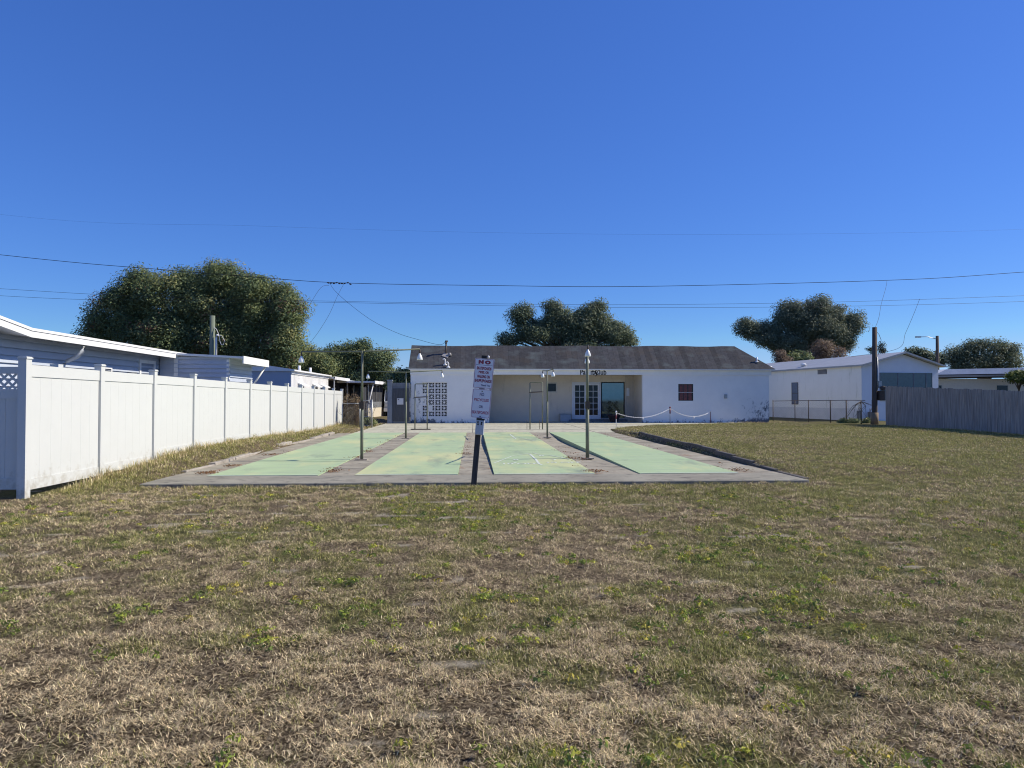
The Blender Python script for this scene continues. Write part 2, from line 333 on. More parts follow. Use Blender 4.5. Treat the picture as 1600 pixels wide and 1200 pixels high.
pl = [(-4.75, 28.41)]+[(float(plaza_x1(y)), y) for y in (28.41, 29.1, 32.5, 35.6, 38.2)]+[(15.6, 39.3), (15.6, 39.36), (-3.45, 39.36), (-3.45, 44), (-4.75, 44)]
struct(MB().prism([(x, y, -.2) for x, y in pl], (0, 0, .197)).build('concrete_plaza', M_plaza))
mb = MB()
for y, xa, xb in ((31.0, -4.7, 6.2), (33.8, -4.7, 7.4), (36.6, -4.7, 10.8)): mb.box(xa, xb, y, y+.03, -.01, .001)
for x in (-.05, 4.9): mb.box(x, x+.025, 28.5, 39.2, -.01, .0015)
struct(mb.build('joint_line', mat('dark_joint_filler', (.12, .10, .085), (.2, .17, .14), rough=1)))
# kerbs
def kerb_run(name, pts, w, h, d, jitter, m):
    mb = MB()
    for i in range(len(pts)-1):
        (x0, y0), (x1, y1) = pts[i], pts[i+1]; L_ = math.hypot(x1-x0, y1-y0); a = math.atan2(y1-y0, x1-x0)+random.uniform(-.02, .02)*jitter
        M = Matrix.Translation((x0+random.uniform(-.02, .02)*jitter, y0, random.uniform(-.018, .012)*jitter)) @ Matrix.Rotation(a, 4, 'Z') @ Matrix.Rotation(random.uniform(-.05, .05)*jitter, 4, 'X')
        hh = h(y0) if callable(h) else h
        b2 = MB().box(.008, L_-.008, -w/2, w/2, -d, hh, M)
        bmesh.ops.bevel(b2.bm, geom=list(b2.bm.edges), offset=.014, segments=1, affect='EDGES')
        me = bpy.data.meshes.new('t'); b2.bm.to_mesh(me); mb.bm.from_mesh(me); bpy.data.meshes.remove(me); b2.bm.free()
    return struct(mb.build(name, m))
ky = list(np.arange(11.9, 28.9, 1.21))
kx = lambda y: float(np.interp(y, [11.7, 13.5, 17.9, 22, 26, 29], [5.66, 5.70, 5.86, 5.82, 5.92, 5.95]))+random.uniform(-.02, .02)
M_kerb2 = concrete('dark_kerb_concrete', (.17, .155, .13), (.10, .09, .08), sc=2.5)  # darker concrete tone for the whole right-hand kerb
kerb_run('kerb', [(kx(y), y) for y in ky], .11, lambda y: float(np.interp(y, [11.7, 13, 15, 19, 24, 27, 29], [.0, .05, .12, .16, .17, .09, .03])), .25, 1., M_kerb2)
kerb_run('kerb', [(-5.40-.05*math.sin(y*.7), y) for y in np.arange(13.6, 28.6, 1.3)], .17, lambda y: .055+.03*math.sin(y*1.3), .2, 1.6, M_kerb)

# shuffleboard markings on lane three
M_linep = mat('worn_white_line_paint', (.68, .72, .62), (.5, .56, .46), rough=.7, scale=14, spec=.1)
def strip_line(mb, pts, w, z=.0085):
    for i in range(len(pts)-1):
        a, b2 = Vector((*pts[i], z)), Vector((*pts[i+1], z)); n = (b2-a).cross(Vector((0, 0, 1))).normalized()*w/2
        mb.quad(a-n, b2-n, b2+n, a+n)
mb = MB()
def gp(u, v): p = gnd(u, v); return (min(2.17, max(.4, p.x)), p.y)
arc = [gp(772, 724), gp(785, 719), gp(800, 713), (1.02, 17.0), (1.25, 17.35), gp(832, 708), (1.58, 17.2), gp(858, 711.5), gp(876, 715), gp(890, 718.5)]
strip_line(mb, arc, .035); strip_line(mb, [gp(828, 710), gp(837, 718), gp(842, 725)], .05); strip_line(mb, [gp(842, 725), gp(847, 727)], .05)
strip_line(mb, [gp(797, 679), gp(806, 686)], .05); strip_line(mb, [gp(783, 690), gp(810, 683), gp(838, 690)], .025)
struct(mb.build('lane_marking', M_linep))
mt = Matrix.Translation
for body, u, v in (('8', 806, 719), ('8', 846, 712.5), ('10 OFF', 880, 723), ('7', 803, 724), ('7', 866, 719), ('10 OFF', 812, 725)):
    p = gp(u, v)
    o = text(body, .32, M_linep, None, mt((p[0], p[1], .0085)) @ Matrix.Rotation(R(-90), 4, 'X'), sx=.8, bold=.006, name='lane_marking', depth=.0005); struct(o)

# ------------------------------------------------------------------ white vinyl fence
FX = -6.4
fence = thing('vinyl_fence', 'long white vinyl privacy fence running along the left side of the courts', 'fence', (FX, 10.54, 0))
SP = 2.04
def fence_zt(k): return 1.95-.012*k
NP = 13
for k in range(NP):
    y = k*SP; zt = fence_zt(k)
    mb = MB(); mb.box(-.064, .050, y-.064, y+.064, -.3, zt-.02); mb.box(-.075, .062, y-.075, y+.075, zt-.02, zt)
    mb.prism([(-.066, y-.066, zt), (.053, y-.066, zt), (.053, y+.066, zt), (-.066, y+.066, zt)], (0, 0, .012))
    mb.build('post', M_vinyl, fence)
for k in range(NP-1):
    y0, y1 = k*SP+.065, (k+1)*SP-.065; za, zb = fence_zt(k)-.10, fence_zt(k+1)-.10
    gz = float(zg(FX, 10.54+k*SP+1)); zc = max(.03, gz-.02)
    mb = MB()
    def slant(x0, x1, lo, hi, ya=y0, yb=y1):
        f = lambda y, q: q+(za+(zb-za)*(y-y0)/(y1-y0))
        v = [(x, y, (f(y, h_) if h_ is hi or lo < 0 else lo)) for x in (x0, x1) for y in (ya, yb) for h_ in (lo, hi)]
        vs = [mb.bm.verts.new(p) for p in v]
        for q in ((0, 1, 3, 2), (4, 6, 7, 5), (0, 4, 5, 1), (2, 3, 7, 6), (0, 2, 6, 4), (1, 5, 7, 3)): mb.bm.faces.new([vs[i] for i in q])
    slant(-.025, .025, -.17, 0.)                                   # top rail
    mb.box(-.025, .025, y0, y1, zc+.02, zc+.17)                    # bottom rail
    nb = 7; w = (y1-y0)/nb
    for q in range(nb):                                            # tongue and groove boards
        slant(-.011, .011, zc+.171, -.171, y0+q*w+.0006, y0+(q+1)*w-.0006)
    mb.build('panel', M_vinyl, fence)
# gate with a lattice top, beside the near end of the fence
gate = thing('lattice_gate', 'shaded white vinyl gate with a diagonal lattice strip near its top', 'gate', (FX-.12, 10.62, 0))
mb = MB(); W = 1.2; mb.box(-W, 0, -.02, .02, .06, .22); mb.box(-W, 0, -.02, .02, 1.36, 1.50); mb.box(-W, 0, -.02, .02, 1.72, 1.82); mb.box(-W, -W+.06, -.019, .019, .22, 1.72); mb.box(-.03, 0, -.019, .019, .22, 1.72)
mb.build('gate_frame', M_vinyl, gate)
mb = MB()
for q in range(7): mb.box(-W+.06+q*.158, -W+.06+(q+1)*.158-.003, -.008, .008, .22, 1.36)
mb.build('board_panel', M_vinyl, gate)
mb = MB()
for q in range(-2, 12):
    for sgn in (1, -1):
        x0 = -W+q*.115; M = mt((x0, .004*sgn, 1.61)) @ Matrix.Rotation(R(45)*sgn, 4, 'Y')
        if -W+.06 < x0 < -.03: mb.box(-.017, .017, -.003, .003, -.155, .155, M)
mb.build('lattice', M_vinyl, gate)
p = aty(88, 600, 12.2)
rp = MB().box(p.x-.07, p.x+.07, 12.13, 12.27, -.2, 1.93).build('fence_post', M_vinyl)
tag(rp, 'lone white vinyl post whose square top shows behind the first fence panel', 'fence post')

# ------------------------------------------------------------------ lap-sided mobile home behind the fence
def lap_wall(mb, p0, p1, z0, z1, n, step=.15, dep=.045):
    """lapped boards along p0->p1 (xy), outward normal n (xy)"""
    z = z0; n = Vector((n[0], n[1], 0)); a = Vector((*p0, 0)); b2 = Vector((*p1, 0))
    while z < z1-1e-4:
        zt = min(z+step, z1); f = (zt-z)/step
        mb.quad(a+n*dep+Vector((0, 0, z)), b2+n*dep+Vector((0, 0, z)), b2+n*dep*(1-f)+Vector((0, 0, zt)), a+n*dep*(1-f)+Vector((0, 0, zt)))
        mb.quad(a+Vector((0, 0, z)), b2+Vector((0, 0, z)), b2+n*dep+Vector((0, 0, z)), a+n*dep+Vector((0, 0, z)))
        z = zt
lh = thing('mobile_home', 'long pale blue-gray lap-sided mobile home right behind the white fence', 'mobile home', (-9, 16, 0))
o_ = Vector((9, -16, 0))
def L_(x, y, z=0): return (x+9, y-16, z)
mb = MB(); mb.box(-4, -.02, -4.7, 9.2, .05, 2.6); lap_wall(mb, (0, -4.7), (0, 9.2), .1, 2.62, (1, 0)); lap_wall(mb, (-4, -4.72), (0, -4.72), .1, 2.62, (0, -1), dep=.03)
mb.build('wall', M_siding, lh)
mb = MB()                                                            # low roof with a kink near its end
prof = [(-6.2, 3.02), (-2.9, 2.84), (-1.9, 2.70), (4.83, 2.67), (9.3, 2.66)]
for i in range(len(prof)-1):
    (ya, zza), (yb, zzb) = prof[i], prof[i+1]
    mb.prism([(.52, ya, zza-.16), (.52, ya, zza), (-2, ya, zza+.28), (-4.3, ya, zza+.02), (-4.3, ya, zza-.13), (.2, ya, zza-.10)], (0, yb-ya, 0))
    bm = mb.bm; bm.verts.ensure_lookup_table()
    for v in bm.verts[-6:]: v.co.z += zzb-zza
rf = mb.build('roof', M_roof_white, lh)
mb = MB()
for i in range(len(prof)-1):
    (ya, zza), (yb, zzb) = prof[i], prof[i+1]
    for x0, x1, zl, zh in ((.522, .545, -.165, -.045), (.522, .560, -.040, .015)):
        v = [mb.bm.verts.new(q) for q in ((x0, ya, zza+zl), (x1, ya, zza+zl), (x1, ya, zza+zh), (x0, ya, zza+zh), (x0, yb, zzb+zl), (x1, yb, zzb+zl), (x1, yb, zzb+zh), (x0, yb, zzb+zh))]
        for q in ((0, 1, 2, 3), (7, 6, 5, 4), (0, 4, 5, 1), (1, 5, 6, 2), (2, 6, 7, 3), (3, 7, 4, 0)): mb.bm.faces.new([v[k] for k in q])
mb.build('fascia', M_trim, lh)
d0 = atx(131, 540, -8.5)
mb = MB(); yy = d0.y-16
mb.tube([(.48, yy, 2.50), (.48, yy, 2.40), (.36, yy+.0, 2.27), (.16, yy, 2.18), (.07, yy, 2.10), (.065, yy, 1.9), (.065, yy, .2)], .045, 10)
mb.build('downspout', mat('pale_gutter_metal', (.62, .64, .66), (.55, .57, .6), rough=.35, scale=8), lh)
def window(parent, x0, x1, z0, z1, y, m_frame, m_glass, nx=1, nz=2, fw=.05, depth=.06, M=None, out=.03):
    """window lying in the XZ plane at y, outside towards -Y"""
    M = M or Matrix.Identity(4); mb = MB()
    mb.box(x0-fw, x1+fw, y-out, y+.02, z1, z1+fw, M); mb.box(x0-fw, x1+fw, y-out-.015, y+.02, z0-fw, z0, M); mb.box(x0-fw, x0, y-out, y+.02, z0, z1, M); mb.box(x1, x1+fw, y-out, y+.02, z0, z1, M)
    for i in range(1, nx): mb.box(x0+(x1-x0)*i/nx-.015, x0+(x1-x0)*i/nx+.015, y-out+.008, y+.01, z0, z1, M)
    for i in range(1, nz): mb.box(x0, x1, y-out+.012, y+.012, z0+(z1-z0)*i/nz-.015, z0+(z1-z0)*i/nz+.015, M)
    fr = mb.build('window', m_frame, parent)
    MB().box(x0, x1, y-.012, y+.0, z0, z1, M).build('pane', m_glass, fr)
    return fr
RX = Matrix.Rotation(R(90), 4, 'Z')         # XZ plane -> faces +X ; local x -> y
def win_x(parent, y0, y1, z0, z1, x, mf, mg, **k): return window(parent, y0, y1, z0, z1, 0, mf, mg, M=Matrix.Translation((x, 0, 0)) @ RX, **k)
a = atx(150, 580, -9).y-16; b2 = atx(172, 580, -9).y-16
win_x(lh, a+.06, b2-.06, 1.1, atx(161, 576, -9).z, .03, M_trim, M_glassd, nz=2)
a = atx(215, 570, -9).y-16; b2 = atx(240, 570, -9).y-16
mb = MB()
for q in ((a, a+.09), (b2-.09, b2)): mb.box(.0, .06, q[0], q[1], .2, atx(228, 563, -9).z-.09)
mb.box(0, .06, a, b2, atx(228, 563, -9).z-.09, atx(228, 563, -9).z); dr = mb.build('door_frame', M_trim, lh)
MB().box(-.01, .03, a+.09, b2-.09, .2, atx(228, 563, -9).z-.09).build('door', mat('blue_gray_door_paint', (.30, .33, .38), (.27, .3, .34)), lh)
MB().box(.012, .10, a-.55, a-.25, 1.75, 2.05).build('meter_box', M_galv, lh)
# projecting shed room with an awning
sy = 20.85-16; sx0, sx1 = .0, 1.98
mb = MB(); mb.box(.03, sx1-.02, sy+.02, sy+2.1, .05, 2.55); lap_wall(mb, (.05, sy), (sx1, sy), .1, 2.56, (0, -1), step=.125, dep=.035); lap_wall(mb, (sx1, sy), (sx1, sy+2.1), .1, 2.56, (1, 0), step=.125, dep=.035); mb.build('shed_wall', M_siding, lh)
MB().box(sx1-.06, sx1+.015, sy-.02, sy+.05, .1, 2.56).build('corner_trim', M_trim, lh); MB().box(.45, .56, sy-.03, sy+.02, .1, 2.6).build('corner_trim', M_trim, lh)
mb = MB(); mb.prism([(.40, sy-.12, 2.66), (.40, sy-.12, 2.60), (sx1+.42, sy-.12, 2.50), (sx1+.42, sy-.12, 2.56)], (0, 2.5, 0)); mb.build('shed_roof', M_roof_white, lh)
mb = MB(); mb.box(sx1+.421, sx1+.455, sy-.13, sy+2.4, 2.36, 2.575); mb.box(sx1-.5, sx1+.42, sy+2.33, sy+2.40, 2.38, 2.49); mb.build('shed_fascia', M_trim, lh)
MB().tube([(sx1+.38, sy+2.3, 2.38), (sx1+.03, sy+2.06, 1.72)], .028, 6).build('brace', M_trim, lh)
# service pole in front of the oak
up = thing('service_pole', 'short green-gray wooden pole rising behind the lap-sided home, before the big oak', 'utility pole', (-11.5, 32, 0))
MB().tube([(0, 0, -.5), (0, 0, 5.0)], [.14, .11], 12).build('pole', M_greenpole, up)
mb = MB(); mb.tube([(.2, -.1, 2.5), (.2, -.1, 4.02), (.22, -.1, 4.12), (.30, -.1, 4.14)], .045, 8); mb.build('conduit', M_trim, up)
mb = MB(); mb.tube([(.28, -.1, 4.14), (.45, -.1, 4.1), (.56, -.1, 3.9), (.52, -.1, 3.72), (.42, -.1, 3.72), (.36, -.1, 3.86), (.34, -.1, 4.1), (.2, -.08, 4.4), (.08, -.05, 4.5)], .012, 5); mb.build('service_loop', M_trim, up)

# ------------------------------------------------------------------ second, white mobile home further back
wh = thing('mobile_home', 'white ribbed mobile home with a row of small hooded windows, beyond the white fence', 'mobile home', (-8.5, 33.7, 0))
mb = MB(); mb.box(-3.7, 0, 0, 8.5, .1, 2.62); mb.build('wall', M_white_home, wh)
MB().box(-3.72, -.004, -.02, .0, .1, 2.63).build('end_wall', mat('shade_blue_metal_wall', (.36, .41, .50), (.33, .38, .46), rough=.5, scale=2), wh)  # blue-gray tone paints the shade on this end of the white home
mb = MB()
for q in range(34): mb.box(.0, .012, .12+q*.25, .16+q*.25, .15, 2.5)
mb.box(.0, .05, -.02, 8.5, 2.5, 2.63); mb.build('rib_trim', M_white_home, wh)
mb = MB(); mb.prism([(.18, -.1, 2.63), (.18, -.1, 2.70), (-1.8, -.1, 3.0), (-3.9, -.1, 2.70), (-3.9, -.1, 2.63)], (0, 8.7, 0)); wr = mb.build('roof', M_roof_white, wh)
for y in (2.6, 5.0): MB().tube([(-.25, y, 2.6), (-.25, y, 3.0)], .07, 8).build('roof_vent', M_trim, wr)
for u0, u1 in ((466, 474), (488.5, 495.5), (501, 508)):
    a = atx(u0, 598, -8.5).y-33.7; b2 = atx(u1, 598, -8.5).y-33.7
    w_ = win_x(wh, a, b2, 1.55, 2.02, .006, M_trim, M_glassd, nz=1)
    mb = MB(); mb.prism([(.01, a-.1, 2.12), (.01, a-.1, 2.06), (.28, a-.1, 1.94), (.28, a-.1, 2.0)], (0, b2-a+.2, 0)); mb.build('hood', M_trim, w_)
mb = MB(); mb.box(-3.5, .35, 8.6, 13.6, 2.52, 2.62); mb.box(.30, .38, 8.6, 13.6, 2.46, 2.64); pr = mb.build('porch_roof', M_roof_white, wh)
for y in (9.0, 13.4): MB().box(.22, .28, y-.03, y+.03, 0, 2.52).build('porch_post', M_trim, wh)
M_screen = mat('dark_screen_mesh', (.055, .055, .06), (.035, .035, .04), rough=.8)
MB().box(-3.0, -.2, 13.0, 13.1, .1, 2.5).build('porch_screen', M_screen, wh)

# ------------------------------------------------------------------ dark screened carport home and its sunlit knee wall
ph = thing('screened_carport', 'dark screened carport with thin flat roof and cream knee wall, behind the narrow gate', 'carport', (-8.4, 47.2, 0))
mb = MB(); mb.box(-3, 0, .5, 14, .05, 2.2); mb.build('screen_wall', M_screen, ph)
for q in range(5): MB().box(.0, .05, .6+q*2.6, .66+q*2.6, .05, 2.3).build('screen_post', M_galv, ph)
mb = MB(); mb.prism([(-3.2, 0, 2.50), (.3, 0, 2.46), (.3, 0, 2.54), (-3.2, 0, 2.60)], (0, 15.5, 0)); mb.build('roof', mat('gray_metal_roof_edge', (.45, .47, .50), (.38, .40, .43), rough=.4), ph)
P0, P1 = Vector((1.55, -.6, 0)), Vector((2.15, 6.2, 0)); dirv = (P1-P0).normalized(); nrm = Vector((dirv.y, -dirv.x, 0))
def along(mb, s0, s1, t0, t1, z0, z1):
    M = Matrix(((dirv.x, nrm.x, 0, P0.x), (dirv.y, nrm.y, 0, P0.y), (0, 0, 1, 0), (0, 0, 0, 1))); return mb.box(s0, s1, t0, t1, z0, z1, M)
mb = MB(); along(mb, 0, 6.8, -.1, .03, 0, .72); mb.build('knee_wall', mat('cream_block_wall', (.62, .56, .43), (.54, .48, .37), rough=.85), ph)
mb = MB(); along(mb, 0, 6.8, -.1, .02, .722, 1.12); mb.build('kick_panel', M_galv, ph)
mb = MB(); along(mb, 0, 6.8, -.1, 0, 1.122, 2.25); mb.build('porch_screen', M_screen, ph)
for q in range(7): along(MB(), q*1.1, q*1.1+.06, .002, .04, 1.12, 2.25).build('screen_mullion', M_galv, ph)
mb = MB(); along(mb, -.5, 7.0, -1.9, .55, 2.36, 2.46); along(mb, -.52, 7.02, .55, .60, 2.28, 2.48); mb.build('porch_roof', M_trim, ph)
MB().tube([(1.95, -.9, 2.3), (1.45, -.95, .1)], .04, 6).build('brace', M_trim, ph)
# van parked behind
van = thing('van', 'pale gray van seen through the gap between the carport and the dark block wall', 'van', (-5.35, 50.6, 0), R(0))
M_van = mat('silver_van_paint', (.45, .48, .52), (.42, .45, .49), rough=.25, spec=.6)
prof = [(-.98, 0, .45), (-.98, 0, 1.1), (-.92, .1, 1.15), (-.92, .35, 2.1), (-.92, .6, 2.3), (-.92, 4.6, 2.35), (-.98, 4.8, 1.0), (-.98, 4.8, .4)]
mb = MB(); mb.prism([(x*0-.95, y, z) for x, y, z in prof], (1.9, 0, 0)); mb.build('body', M_van, van, bevel=.05)
mb = MB(); mb.quad((-.8, .085, 1.2), (.8, .085, 1.2), (.74, .31, 2.02), (-.74, .31, 2.02)); mb.build('windshield', M_glassd, van)
for s in (-1, 1):
    MB().box(s*.72-.16, s*.72+.16, -.02, .03, .78, .98).build('headlight', M_lamp, van)
    for y in (.95, 3.9): MB().lathe([(.33, 0), (.35, .04), (.35, .18), (.33, .22)], (s*.78-(.11), y, .34), 18, ax=(1, 0, 0)).build('wheel', M_dirt_dark, van)
MB().box(-.55, .55, -.02, .03, .72, 1.0).build('grille', M_dirt_dark, van)
MB().box(-.96, .96, -.07, .04, .42, .66).build('bumper', M_lamp, van)
MB().box(.96, 1.16, .55, .65, 1.35, 1.6).build('side_mirror', M_dirt_dark, van)

# ------------------------------------------------------------------ block wall with a gate beside the clubhouse
M_cmu = mat('gray_concrete_block', (.20, .22, .25), (.14, .155, .18), rough=.95, scale=3, bump=.5, bscale=40)
bw = thing('block_wall', 'tall dark gray concrete block wall joining the left corner of the clubhouse', 'wall', (-4.0, 38.9, 0))
mb = MB()
for r_ in range(11):
    off = (r_ % 2)*.2
    x = -.58
    while x < .52:
        x1 = min(x+.4-(off if x == -.58 else 0), .52); mb.box(x+.004, x1-.004, 0, .19, r_*.2+.002, r_*.2+.196) if x1-x > .05 else None; x = x1
mb.box(-.575, .515, .012, .18, 0, 2.2); mb.build('wall', M_cmu, bw)
mb = MB(); mb.box(-.66, -.42, -.06, .26, 0, 2.28); mb.box(-.69, -.39, -.09, .29, 2.282, 2.36); mb.build('pillar', mat('gray_blue_block_pillar', (.27, .30, .34), (.2, .225, .26), rough=.95, scale=3, bump=.4), bw)
M_dgate = mat('charcoal_gate_boards', (.09, .10, .115), (.065, .072, .085), rough=.85, scale=4, stretch=(5, 5, .5))
mb = MB()
for q in range(6): mb.box(-.36+q*.145, -.36+q*.145+.14, -.035, -.004, .12, 1.9)
mb.build('gate', M_dgate, bw)
ns = MB().box(-4.14, -3.80, 38.835, 38.85, 1.02, 1.36).build('notice_sign', mat('white_notice_board', (.62, .63, .66), (.56, .57, .6), rough=.5)); tag(ns, 'small white notice board on the dark gate of the block wall', 'sign')
MB().box(-4.09, -4.03, 38.828, 38.8345, 1.27, 1.31).build('notice_mark', M_dirt_dark, ns)

# ------------------------------------------------------------------ clubhouse
HX0, HX1, HY = -3.46, 16.64, 39.35; RX0, RX1, RY = .86, 9.42, 41.40
ch = thing('clubhouse', 'long low white clubhouse with recessed porch and gray shingle roof beyond the courts', 'building', (0, HY, 0))
def stucco_stained():
    m = M_stucco.copy(); m.name = 'mildewed_white_block'; N, L, b = nodes_of(m); tc = N.new('ShaderNodeTexCoord')
    n = N.new('ShaderNodeTexNoise'); n.inputs['Scale'].default_value = 2.6; n.inputs['Detail'].default_value = 9; n.inputs['Roughness'].default_value = .78; mp = N.new('ShaderNodeMapping'); mp.inputs['Scale'].default_value = (1.6, 1, 1.1); L.new(tc.outputs['Object'], mp.inputs[0]); L.new(mp.outputs[0], n.inputs[0])
    sep = N.new('ShaderNodeSeparateXYZ'); L.new(tc.outputs['Object'], sep.inputs[0])
    def rng(src, a, c, lo=0., hi=1.):
        r = N.new('ShaderNodeMapRange'); r.inputs[1].default_value = a; r.inputs[2].default_value = c; r.inputs[3].default_value = lo; r.inputs[4].default_value = hi; L.new(src, r.inputs[0]); return r.outputs[0]
    def mth(op, a, c):
        q = N.new('ShaderNodeMath'); q.operation = op
        for i, v in enumerate((a, c)):
            if isinstance(v, (int, float)): q.inputs[i].default_value = v
            else: L.new(v, q.inputs[i])
        return q.outputs[0]
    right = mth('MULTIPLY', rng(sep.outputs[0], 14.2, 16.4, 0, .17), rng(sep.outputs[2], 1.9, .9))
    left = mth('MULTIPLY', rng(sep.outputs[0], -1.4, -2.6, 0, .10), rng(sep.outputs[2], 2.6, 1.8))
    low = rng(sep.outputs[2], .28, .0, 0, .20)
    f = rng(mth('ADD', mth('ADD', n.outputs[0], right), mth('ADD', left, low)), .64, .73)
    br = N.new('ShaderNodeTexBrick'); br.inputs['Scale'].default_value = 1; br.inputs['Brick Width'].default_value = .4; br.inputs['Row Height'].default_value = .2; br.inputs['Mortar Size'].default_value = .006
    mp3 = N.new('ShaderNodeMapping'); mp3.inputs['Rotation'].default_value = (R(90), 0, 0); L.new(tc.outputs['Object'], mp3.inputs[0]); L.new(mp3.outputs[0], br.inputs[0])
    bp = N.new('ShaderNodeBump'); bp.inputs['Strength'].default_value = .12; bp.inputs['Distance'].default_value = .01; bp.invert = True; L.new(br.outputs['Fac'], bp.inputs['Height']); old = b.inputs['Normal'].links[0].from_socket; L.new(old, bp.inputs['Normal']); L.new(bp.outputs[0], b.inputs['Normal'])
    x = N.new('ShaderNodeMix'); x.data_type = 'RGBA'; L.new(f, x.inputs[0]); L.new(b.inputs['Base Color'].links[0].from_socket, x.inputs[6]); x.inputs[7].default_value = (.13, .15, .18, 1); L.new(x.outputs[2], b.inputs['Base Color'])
    return m
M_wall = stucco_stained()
BX0, BX1, BZ0, BZ1 = -2.83, -1.45, .34, 2.24      # breeze-block opening
wx0, wx1, wz0, wz1 = 11.45, 12.30, 1.22, 2.16     # red-curtained window opening
mb = MB(); T = .2
def wallbox(x0, x1, z0, z1): mb.box(x0, x1, 0, T, z0, z1)
wallbox(HX0, BX0, 0, 2.665); wallbox(BX0, BX1, 0, BZ0); wallbox(BX0, BX1, BZ1, 2.665); wallbox(BX1, RX0, 0, 2.665)
wallbox(RX1, wx0, 0, 2.665); wallbox(wx0, wx1, 0, wz0); wallbox(wx0, wx1, wz1, 2.665); wallbox(wx1, HX1, 0, 2.665)
mb.box(HX0, HX0+.2, T, 5, 0, 2.665); mb.box(HX1-.2, HX1, T, 5, 0, 2.665); mb.box(HX0, HX1, 5, 5.2, 0, 2.665); mb.box(HX1-.2, HX1, 5.2, 11, 0, 2.9); mb.box(9.6, 9.8, 5.2, 11, 0, 2.9); mb.box(9.6, HX1, 11, 11.2, 0, 2.9)  # unseen deeper right wing, added to bounce sunlight onto the cream home
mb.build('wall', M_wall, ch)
mb = MB(); ry = RY-HY
dx0, dx1, dz0, dz1 = 5.80, 7.38, .14, 2.24; px0, px1, pz0, pz1 = 7.50, 8.80, .20, 2.26; qx0, qx1, qz0, qz1 = 4.29, 4.80, 1.76, 2.22
def backbox(x0, x1, z0, z1): mb.box(x0, x1, ry, ry+.15, z0, z1)
backbox(RX0, qx0, 0, 2.7); backbox(qx0, qx1, 0, qz0); backbox(qx0, qx1, qz1, 2.7); backbox(qx1, dx0, 0, 2.7); backbox(dx0, dx1, 0, dz0); backbox(dx0, dx1, dz1, 2.7); backbox(dx1, px0, 0, 2.7)
backbox(px0, px1, 0, pz0); backbox(px0, px1, pz1, 2.7); backbox(px1, RX1, 0, 2.7)
mb.box(RX0-.2, RX0, T, ry+.15, 0, 2.7); mb.box(RX1, RX1+.2, T, ry+.15, 0, 2.7); mb.box(RX0-.2, RX1+.2, .0+T, ry+.15, 2.70, 2.74)
mb.build('porch_wall', M_beige, ch)
mb = MB()
for x in np.arange(8.87, 9.40, .1): mb.box(x, x+.085, ry-.015, ry-.001, .05, 2.68)
mb.build('paneling', mat('beige_grooved_paneling', (.50, .46, .41), (.44, .41, .37), rough=.7), ch)
mb = MB(); mb.box(HX0-.02, HX1+.12, -.05, -.001, 2.665, 2.93); mb.box(HX0-.08, HX1+.26, -.20, -.051, 2.925, 2.985); mb.box(HX0-.08, HX1+.3, -.051, T, 2.93, 2.96); mb.build('fascia', mat('white_fascia_paint', (.82, .82, .80), (.76, .77, .76), rough=.55, scale=2, stain=((.45, .46, .48), 2.5, .64, .8, (1, 1, .3))), ch)
# roof: steep shingled front and right slopes, flat behind
def shingle_mat():
    m = mat('old_gray_shingles', (.085, .085, .09), (.055, .055, .06), rough=.95, scale=7, bump=.4, bscale=30, spec=.1, stain=((.095, .080, .068), .7, .50, .75))
    N, L, b = nodes_of(m); tc = N.new('ShaderNodeTexCoord'); br = N.new('ShaderNodeTexBrick'); mp = N.new('ShaderNodeMapping'); mp.inputs['Rotation'].default_value = (R(50), 0, 0); L.new(tc.outputs['Object'], mp.inputs[0]); L.new(mp.outputs[0], br.inputs[0])
    br.inputs['Scale'].default_value = 1; br.inputs['Brick Width'].default_value = .30; br.inputs['Row Height'].default_value = .14; br.inputs['Mortar Size'].default_value = .008
    br.inputs['Color1'].default_value = (.55, .55, .55, 1); br.inputs['Color2'].default_value = (1.15, 1.15, 1.15, 1); br.inputs['Mortar'].default_value = (.35, .35, .35, 1)
    x = N.new('ShaderNodeMix'); x.data_type = 'RGBA'; x.blend_type = 'MULTIPLY'; x.inputs[0].default_value = .55; L.new(b.inputs['Base Color'].links[0].from_socket, x.inputs[6]); L.new(br.outputs[0], x.inputs[7])
    n = N.new('ShaderNodeTexNoise'); n.inputs['Scale'].default_value = 1.4; n.inputs['Detail'].default_value = 7; mp4 = N.new('ShaderNodeMapping'); mp4.inputs['Scale'].default_value = (.8, 1.2, 1.2); mp4.inputs['Location'].default_value = (4, 2, 1); L.new(tc.outputs['Object'], mp4.inputs[0]); L.new(mp4.outputs[0], n.inputs[0])
    r = N.new('ShaderNodeMapRange'); r.inputs[1].default_value = .52; r.inputs[2].default_value = .72; L.new(n.outputs[0], r.inputs[0])
    x2 = N.new('ShaderNodeMix'); x2.data_type = 'RGBA'; L.new(r.outputs[0], x2.inputs[0]); L.new(x.outputs[2], x2.inputs[6]); x2.inputs[7].default_value = (.105, .118, .118, 1); L.new(x2.outputs[2], b.inputs['Base Color'])
    bp = N.new('ShaderNodeBump'); bp.inputs['Strength'].default_value = .5; bp.inputs['Distance'].default_value = .015; bp.invert = True; L.new(br.outputs['Fac'], bp.inputs['Height']); L.new(b.inputs['Normal'].links[0].from_socket, bp.inputs['Normal']); L.new(bp.outputs[0], b.inputs['Normal'])
    return m
ez, tz, rn = 2.99, 4.36, 1.62
xl, xr, y0, y1 = HX0-.10, HX1+.30, -.22, 5.4
mb = MB(); A = [(xl, y0, ez), (xr, y0, ez), (xr, y1, ez), (xl, y1, ez)]; B = [(xl+.03, y0+rn, tz), (xr-1.75, y0+rn, tz+.03), (xr-1.75, y1-rn, tz+.03), (xl+.03, y1-rn, tz)]
